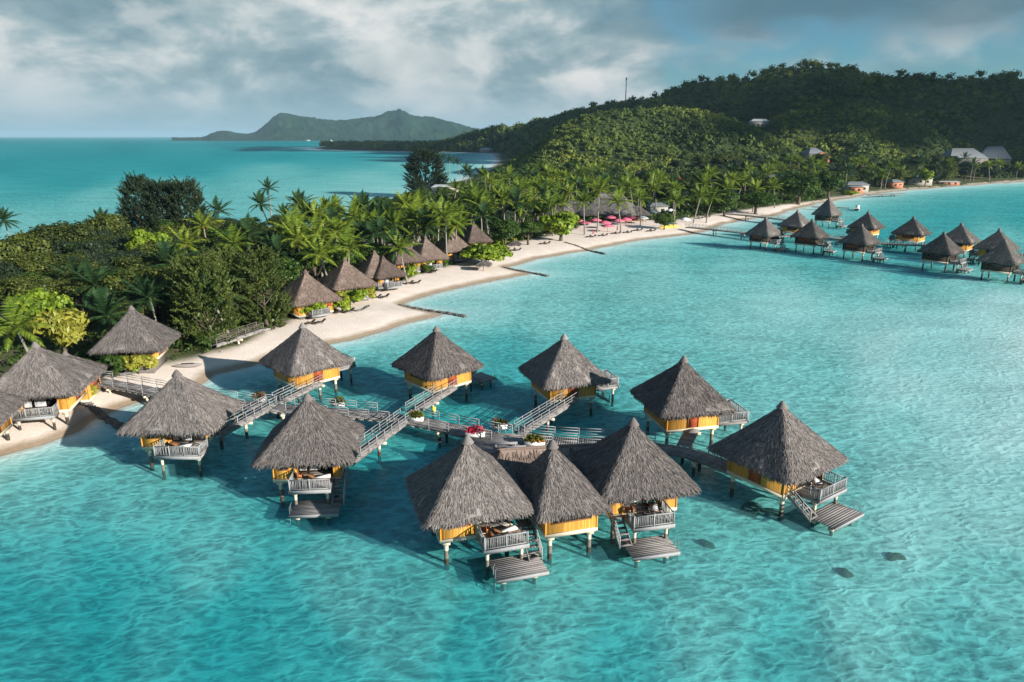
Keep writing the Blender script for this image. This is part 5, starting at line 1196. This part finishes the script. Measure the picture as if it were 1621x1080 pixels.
# ------------------------------------------------------------ undergrowth and forest
def scatter(name, pos, rad, mat, per=40, leaf=.3, label=None, core=True, flat=.75, seed=0):
    g = np.random.default_rng(seed); n = len(pos)
    if core:   # rough solid hearts
        ph = (1 + 5 ** .5) / 2; ico = np.array([(-1, ph, 0), (1, ph, 0), (-1, -ph, 0), (1, -ph, 0), (0, -1, ph), (0, 1, ph), (0, -1, -ph), (0, 1, -ph), (ph, 0, -1), (ph, 0, 1), (-ph, 0, -1), (-ph, 0, 1)]) / 1.902
        fc = np.array([(0, 11, 5), (0, 5, 1), (0, 1, 7), (0, 7, 10), (0, 10, 11), (1, 5, 9), (5, 11, 4), (11, 10, 2), (10, 7, 6), (7, 1, 8), (3, 9, 4), (3, 4, 2), (3, 2, 6), (3, 6, 8), (3, 8, 9), (4, 9, 5), (2, 4, 11), (6, 2, 10), (8, 6, 7), (9, 8, 1)])
        V = pos[:, None, :] + ico[None] * (rad[:, None, None] * g.uniform(.35, .8, (n, 12, 1))) * [1, 1, flat]
        Fc = (np.arange(n)[:, None, None] * 12 + fc[None]).reshape(-1, 3)
    d = g.normal(0, 1, (n, per, 3)); d /= np.linalg.norm(d, axis=2)[:, :, None]; d[:, :, 2] = np.where(d[:, :, 2] < -.2, -d[:, :, 2], d[:, :, 2])
    c = pos[:, None, :] + d * rad[:, None, None] * g.uniform(.45, 1.2, (n, per, 1)) * [1, 1, flat]
    nn = d + g.normal(0, .4, d.shape); t = np.cross(nn, g.normal(0, 1, d.shape)); t /= np.linalg.norm(t, axis=2)[:, :, None]; s = np.cross(nn, t); s /= np.linalg.norm(s, axis=2)[:, :, None]
    k = (leaf * rad[:, None, None]) * g.uniform(.6, 1.4, (n, per, 1))
    b = MB(); b.add(np.stack([c - t * k, c + s * k, c + t * k, c - s * k * .8], 2).reshape(-1, 3), np.arange(n * per * 4).reshape(-1, 4))
    if core: b.add(V.reshape(-1, 3), Fc)
    return tag(link(name, b.mesh(name, mat)), label, None, None, 'stuff')
def cand(r0, r1, px0, px1, sp, seed, jit=.5):
    g = np.random.default_rng(seed); a0, a1 = az_el(px0, 300)[0], az_el(px1, 300)[0]
    x0, x1 = r1 * math.sin(a0) if a0 < 0 else r0 * math.sin(a0), r1 * math.sin(a1); y0 = r0 * math.cos(max(abs(a0), abs(a1)))
    gx, gy = np.meshgrid(np.arange(x0, x1, sp), np.arange(y0, r1, sp)); gx = gx.ravel(); gy = gy.ravel()
    gx = gx + g.uniform(-jit, jit, gx.shape) * sp; gy = gy + g.uniform(-jit, jit, gy.shape) * sp
    r = np.hypot(gx, gy); a = np.arctan2(gx, gy); k = (r > r0) & (r < r1) & (a > a0) & (a < a1); return gx[k], gy[k]
hs = np.array([(o.location[0], o.location[1]) for o in C.objects if o.parent is None and o.get('category') in ('house', 'bungalow', 'restaurant')])
def clear(x, y, rad, view=0):
    ok = np.ones(len(x), bool)
    for hx, hy in hs:
        r = math.hypot(hx, hy); ux, uy = hx / r, hy / r
        dx, dy = x - hx, y - hy; al = dx * ux + dy * uy; pe = np.abs(dx * uy - dy * ux)
        ok &= ~((pe < rad) & (al < rad) & (al > -rad - view))
    return ok
x, y = cand(60, 460, -60, 1300, 2.6, 1); s = coast_sd(x, y)
k = (s > 3) & (behind_sand(x, y) > 1.0); x, y, s = x[k], y[k], s[k]; k = clear(x, y, 4.2) & (rng.random(len(x)) < .82); x, y = x[k], y[k]
z = height(x, y)[0]; rd = rng.uniform(.6, 1.7, len(x)) * np.interp(np.hypot(x, y), [80, 400], [1, 1.6])
scatter('undergrowth', np.stack([x, y, z + rd * .3], 1), rd, 'leaf_green', 34, .14, 'dense green undergrowth beneath the peninsula trees', core=False, seed=2)
def near_tree(x, y): return 0
X_, Y_, R_ = [], [], []
for r0, r1, p0, p1, sp, rr, sd_ in ((395, 720, 770, 1700, 3.9, (1.3, 3.0), 4), (720, 1120, 700, 1760, 7.0, (2.6, 5.0), 5), (1120, 1800, 640, 1000, 12, (5, 8), 6)):
    x, y = cand(r0, r1, p0, p1, sp, sd_); s = coast_sd(x, y); z, S_ = height(x, y, s)
    k = (s > 14) & ((z > 3.2) | (np.hypot(x, y) > 620)) & clear(x, y, 10, 16); X_.append(x[k]); Y_.append(y[k]); R_.append(rng.uniform(*rr, int(k.sum())))
x = np.concatenate(X_); y = np.concatenate(Y_); rd = np.concatenate(R_); rd *= .6 + .8 * fbm(x / 30, y / 30, 77, 3); rd *= np.exp(rng.normal(0, .22, len(rd))); z = height(x, y)[0]
# bigger trees standing along the ridge
A = HILLS[1]; aa = np.linspace(A[0][0], A[0][-1], 230) + rng.normal(0, .002, 230); rr_ = np.interp(aa, A[0], A[2]) - rng.uniform(0, 25, 230)
k = rng.random(230) < .6; xr, yr = (rr_ * np.sin(aa))[k], (rr_ * np.cos(aa))[k]; zr_ = height(xr, yr)[0]; r2 = rng.uniform(3.5, 6.5, len(xr))
x = np.concatenate([x, xr]); y = np.concatenate([y, yr]); z = np.concatenate([z, zr_ + r2 * .9]); rd = np.concatenate([rd, r2])
scatter('forest', np.stack([x, y, z + rd * .3], 1), rd, 'forest', 52, .17, 'dense forest covering the hills behind the village', seed=3)
# distant headland wood
x, y = cand(1150, 2100, 495, 800, 11, 9); s = coast_sd(x, y); k = s > 8; x, y = x[k], y[k]; rd = rng.uniform(3.5, 6.5, len(x)); z = height(x, y)[0]
scatter('headland_wood', np.stack([x, y, z + rd * 1.2 + 2], 1), rd, 'forest', 26, .26, 'distant low wood of palms on the headland', seed=4, flat=1.3)

# far island
FI = [(272, 220.2), (318, 219.8), (326, 217.5), (334, 213), (346, 209.5), (360, 209), (376, 212.5), (392, 213.8), (404, 211), (416, 202), (430, 190), (441, 183), (452, 182), (470, 183.5), (488, 185), (505, 190), (525, 192.5), (548, 192), (570, 190), (592, 187), (612, 183), (622, 180), (634, 177), (644, 178.5), (655, 184), (672, 187), (690, 190), (715, 195), (745, 203), (775, 209), (820, 213), (880, 217)]
def island(name, pts, rc, rf, rb, lab, sd_):
    A = np.array([(az_el(*p)[0], max(CAMH + az_el(*p)[1] * rc, .5)) for p in pts]); na, nr = 420, 60
    a = np.linspace(A[0, 0], A[-1, 0], na); r = np.linspace(rf, rb, nr); rr, aa = np.meshgrid(r, a, indexing='ij'); x = rr * np.sin(aa); y = rr * np.cos(aa)
    zc = np.interp(aa, A[:, 0], A[:, 1]); ff = rf + (1 - np.clip(zc / 40, 0, 1)) * (rc - rf) * .8; t = (rr - ff) / (rc - ff)
    f = np.where(t < 1, sstep(0, 1, t) * .6 + .4 * np.clip(t, 0, 1), np.clip(1 - (t - 1) ** 2 * .6, 0, 1))
    z = zc * np.clip(f + (fbm(x / 160, y / 160, sd_, 5) - .5) * .5 * np.clip(t * (1.25 - t) * 3, 0, 1), 0, None); z += (vnoise(x / 17, y / 17, 3) * 9 + vnoise(x / 8, y / 8, 5) * 6) * np.clip(z / 12, 0, 1)
    z = np.where(t < 0, -2, z)
    i = np.arange(nr - 1)[:, None] * na + np.arange(na - 1)[None, :]; F = np.stack([i, i + 1, i + na + 1, i + na], -1).reshape(-1, 4)[:, ::-1]
    b = MB(); b.add(np.stack([x.ravel(), y.ravel(), z.ravel()], 1), F); tag(link(name, b.mesh(name, 'forest_far')), kind='structure')
island('far_island', FI, 5900, 5350, 6600, '', 61)

# ------------------------------------------------------------ light, sky, air
SUN_AZ, SUN_EL = R(-34), R(19.5)      # from +x, anticlockwise
sd_vec = Vector((math.cos(SUN_EL) * math.cos(SUN_AZ), math.cos(SUN_EL) * math.sin(SUN_AZ), math.sin(SUN_EL)))
sun = bpy.data.lights.new('sun', 'SUN'); sun.energy = 5.0; sun.angle = R(.5); sun.color = (1, .95, .88)
so = bpy.data.objects.new('sun', sun); C.objects.link(so); so.rotation_euler = sd_vec.to_track_quat('Z', 'Y').to_euler(); so.location = (60, -60, 80)
w = bpy.data.worlds.new('World'); scene.world = w; w.use_nodes = True; nt = w.node_tree; nt.nodes.clear()
out = nt.nodes.new('ShaderNodeOutputWorld'); bg = nt.nodes.new('ShaderNodeBackground'); L(nt, bg.outputs[0], out.inputs[0])
sky = nt.nodes.new('ShaderNodeTexSky'); sky.sky_type = 'NISHITA'; sky.sun_disc = False; sky.sun_elevation = SUN_EL; sky.sun_rotation = math.atan2(sd_vec.x, sd_vec.y); sky.air_density = 1.0; sky.dust_density = 1.0; sky.ozone_density = 2.0
K = .1; SKY = .60; bg.inputs[1].default_value = K
tc = nt.nodes.new('ShaderNodeTexCoord'); sp = nt.nodes.new('ShaderNodeSeparateXYZ'); L(nt, tc.outputs['Generated'], sp.inputs[0])
zz = math_n(nt, 'MAXIMUM', sp.outputs[2], 0.0)
den = math_n(nt, 'ADD', zz, .34)
cmb = nt.nodes.new('ShaderNodeCombineXYZ'); L(nt, math_n(nt, 'DIVIDE', sp.outputs[0], den), cmb.inputs[0]); L(nt, math_n(nt, 'DIVIDE', sp.outputs[1], den), cmb.inputs[1]); cmb.inputs[2].default_value = 3.7
v = cmb.outputs[0]
gd = tc.outputs['Generated']; cl = noise(nt, mapping(nt, gd, (3.0, 3.0, 5.2), (0, 0, R(20))), 1.0, 8, .52, .15)
cf = noise(nt, mapping(nt, gd, (3.0, 3.0, 6.4), (0, 0, R(20))), 2.3, 9, .54, .2)
bias = math_n(nt, 'MULTIPLY_ADD', sp.outputs[0], -.30, 0.10)
mask = ramp(nt, math_n(nt, 'ADD', cl, bias), [(.40, (0, 0, 0)), (.47, (.75, .75, .75)), (.57, (1, 1, 1))])
shade = ramp(nt, math_n(nt, 'MULTIPLY_ADD', cf, .8, math_n(nt, 'MULTIPLY', cl, .25)), [(.42, (.15, .25, .30)), (.49, (.22, .32, .36)), (.54, (.31, .40, .43)), (.585, (.48, .53, .54)), (.65, (.66, .66, .65))])
cs = N(nt, 'ShaderNodeVectorMath', operation='SCALE'); L(nt, shade, cs.inputs[0]); cs.inputs['Scale'].default_value = SKY / K
skt = mixc(nt, 1.0, sky.outputs[0], (.27, .50, .60), 'MULTIPLY')
upr = math_n(nt, 'MULTIPLY', ramp(nt, math_n(nt, 'MULTIPLY_ADD', cf, .10, zz), [(.15, (0, 0, 0)), (.185, (1, 1, 1))]), ramp(nt, sp.outputs[0], [(.10, (0, 0, 0)), (.28, (1, 1, 1))]))
mask = math_n(nt, 'MAXIMUM', mask, math_n(nt, 'MULTIPLY', upr, .9))
pf = noise(nt, mapping(nt, tc.outputs['Generated'], (6, 6, 11.5), (0, 0, R(10))), 1.0, 7, .50, .1)
pfm = math_n(nt, 'MULTIPLY', ramp(nt, math_n(nt, 'ADD', pf, math_n(nt, 'MULTIPLY', sp.outputs[0], -.12)), [(.535, (0, 0, 0)), (.60, (.8, .8, .8)), (.70, (1, 1, 1))]), ramp(nt, zz, [(.02, (0, 0, 0)), (.05, (1, 1, 1))]))
cs2 = mixc(nt, math_n(nt, 'MULTIPLY', pfm, .6), cs.outputs[0], tuple(c * SKY / K for c in (.60, .62, .615)))
mask = math_n(nt, 'MAXIMUM', mask, math_n(nt, 'MULTIPLY', pfm, .7))
csd = mixc(nt, math_n(nt, 'MULTIPLY', upr, .85), cs2, tuple(c * SKY / K for c in (.075, .155, .20)))
high = ramp(nt, zz, [(.20, (1, 1, 1)), (.34, (.12, .12, .12))])
fin = mixc(nt, math_n(nt, 'MULTIPLY', mask, high), skt, csd)
hz = ramp(nt, zz, [(0, (1, 1, 1)), (.03, (.6, .6, .6)), (.075, (0, 0, 0))])
fin = mixc(nt, math_n(nt, 'MULTIPLY', hz, .98), fin, tuple(c * SKY / K for c in (.26, .385, .45)))
L(nt, fin, bg.inputs[0])

# unseen bank of clouds, added and shaped to keep sun off the back hills
m, nt, out = new_mat('shade_cloud'); d = N(nt, 'ShaderNodeBsdfDiffuse'); d.inputs[0].default_value = (.85, .87, .9, 1); tp = N(nt, 'ShaderNodeBsdfTransparent'); mx = N(nt, 'ShaderNodeMixShader'); mx.inputs[0].default_value = .93
L(nt, tp.outputs[0], mx.inputs[1]); L(nt, d.outputs[0], mx.inputs[2]); L(nt, mx.outputs[0], out.inputs['Surface']); M['shade_cloud'] = m
sh = np.array([sd_vec.x, sd_vec.y]) / sd_vec.z * 480.0
g = np.random.default_rng(12); pos = []; rad = []
def shaded(x, y):
    r = math.hypot(x, y); p_ = 810.5 + FPX * x / (y * CP + 28 * SP)
    return r > np.interp(p_, [470, 700, 800, 900, 1000, 1120, 1190, 1240, 1290, 1400, 1500, 1621, 1900], [1520, 1460, 850, 730, 760, 760, 740, 660, 560, 530, 600, 660, 700]) and r < 2300 and p_ > 470
for _ in range(3800):
    x, y = g.uniform(-750, 1800), g.uniform(350, 2200)
    if shaded(x, y) and (g.random() < .97): pos.append((x, y)); rad.append(g.uniform(28, 60))
pos = np.array(pos); rad = np.array(rad)
scatter('shade_cloud', np.stack([pos[:, 0] + sh[0], pos[:, 1] + sh[1], 530 + g.uniform(-8, 20, len(pos))], 1), rad, 'shade_cloud', 4, .3, 'unseen bank of clouds outside the frame, added to shade the back hills', flat=.4, seed=5)
m, nt, out = new_mat('air'); pv = nt.nodes.new('ShaderNodeVolumePrincipled'); pv.inputs['Color'].default_value = (.52, .80, .95, 1); pv.inputs['Density'].default_value = 5e-5; pv.inputs['Anisotropy'].default_value = .1
L(nt, pv.outputs[0], out.inputs['Volume']); M['air'] = m
b = MB(); b.box((0, 22000, 128), (90000, 92000, 266)); o = b.obj('haze', 'air'); tag(o, kind='stuff')

scene.view_settings.view_transform = 'Standard'; scene.view_settings.look = 'None'; scene.view_settings.exposure = 1.0; scene.view_settings.gamma = 1
cy = scene.cycles; cy.max_bounces = 6; cy.diffuse_bounces = 2; cy.glossy_bounces = 2; cy.transmission_bounces = 3; cy.transparent_max_bounces = 6; cy.volume_bounces = 0
cy.use_denoising = True; cy.caustics_reflective = False; cy.caustics_refractive = False; cy.sample_clamp_indirect = 4
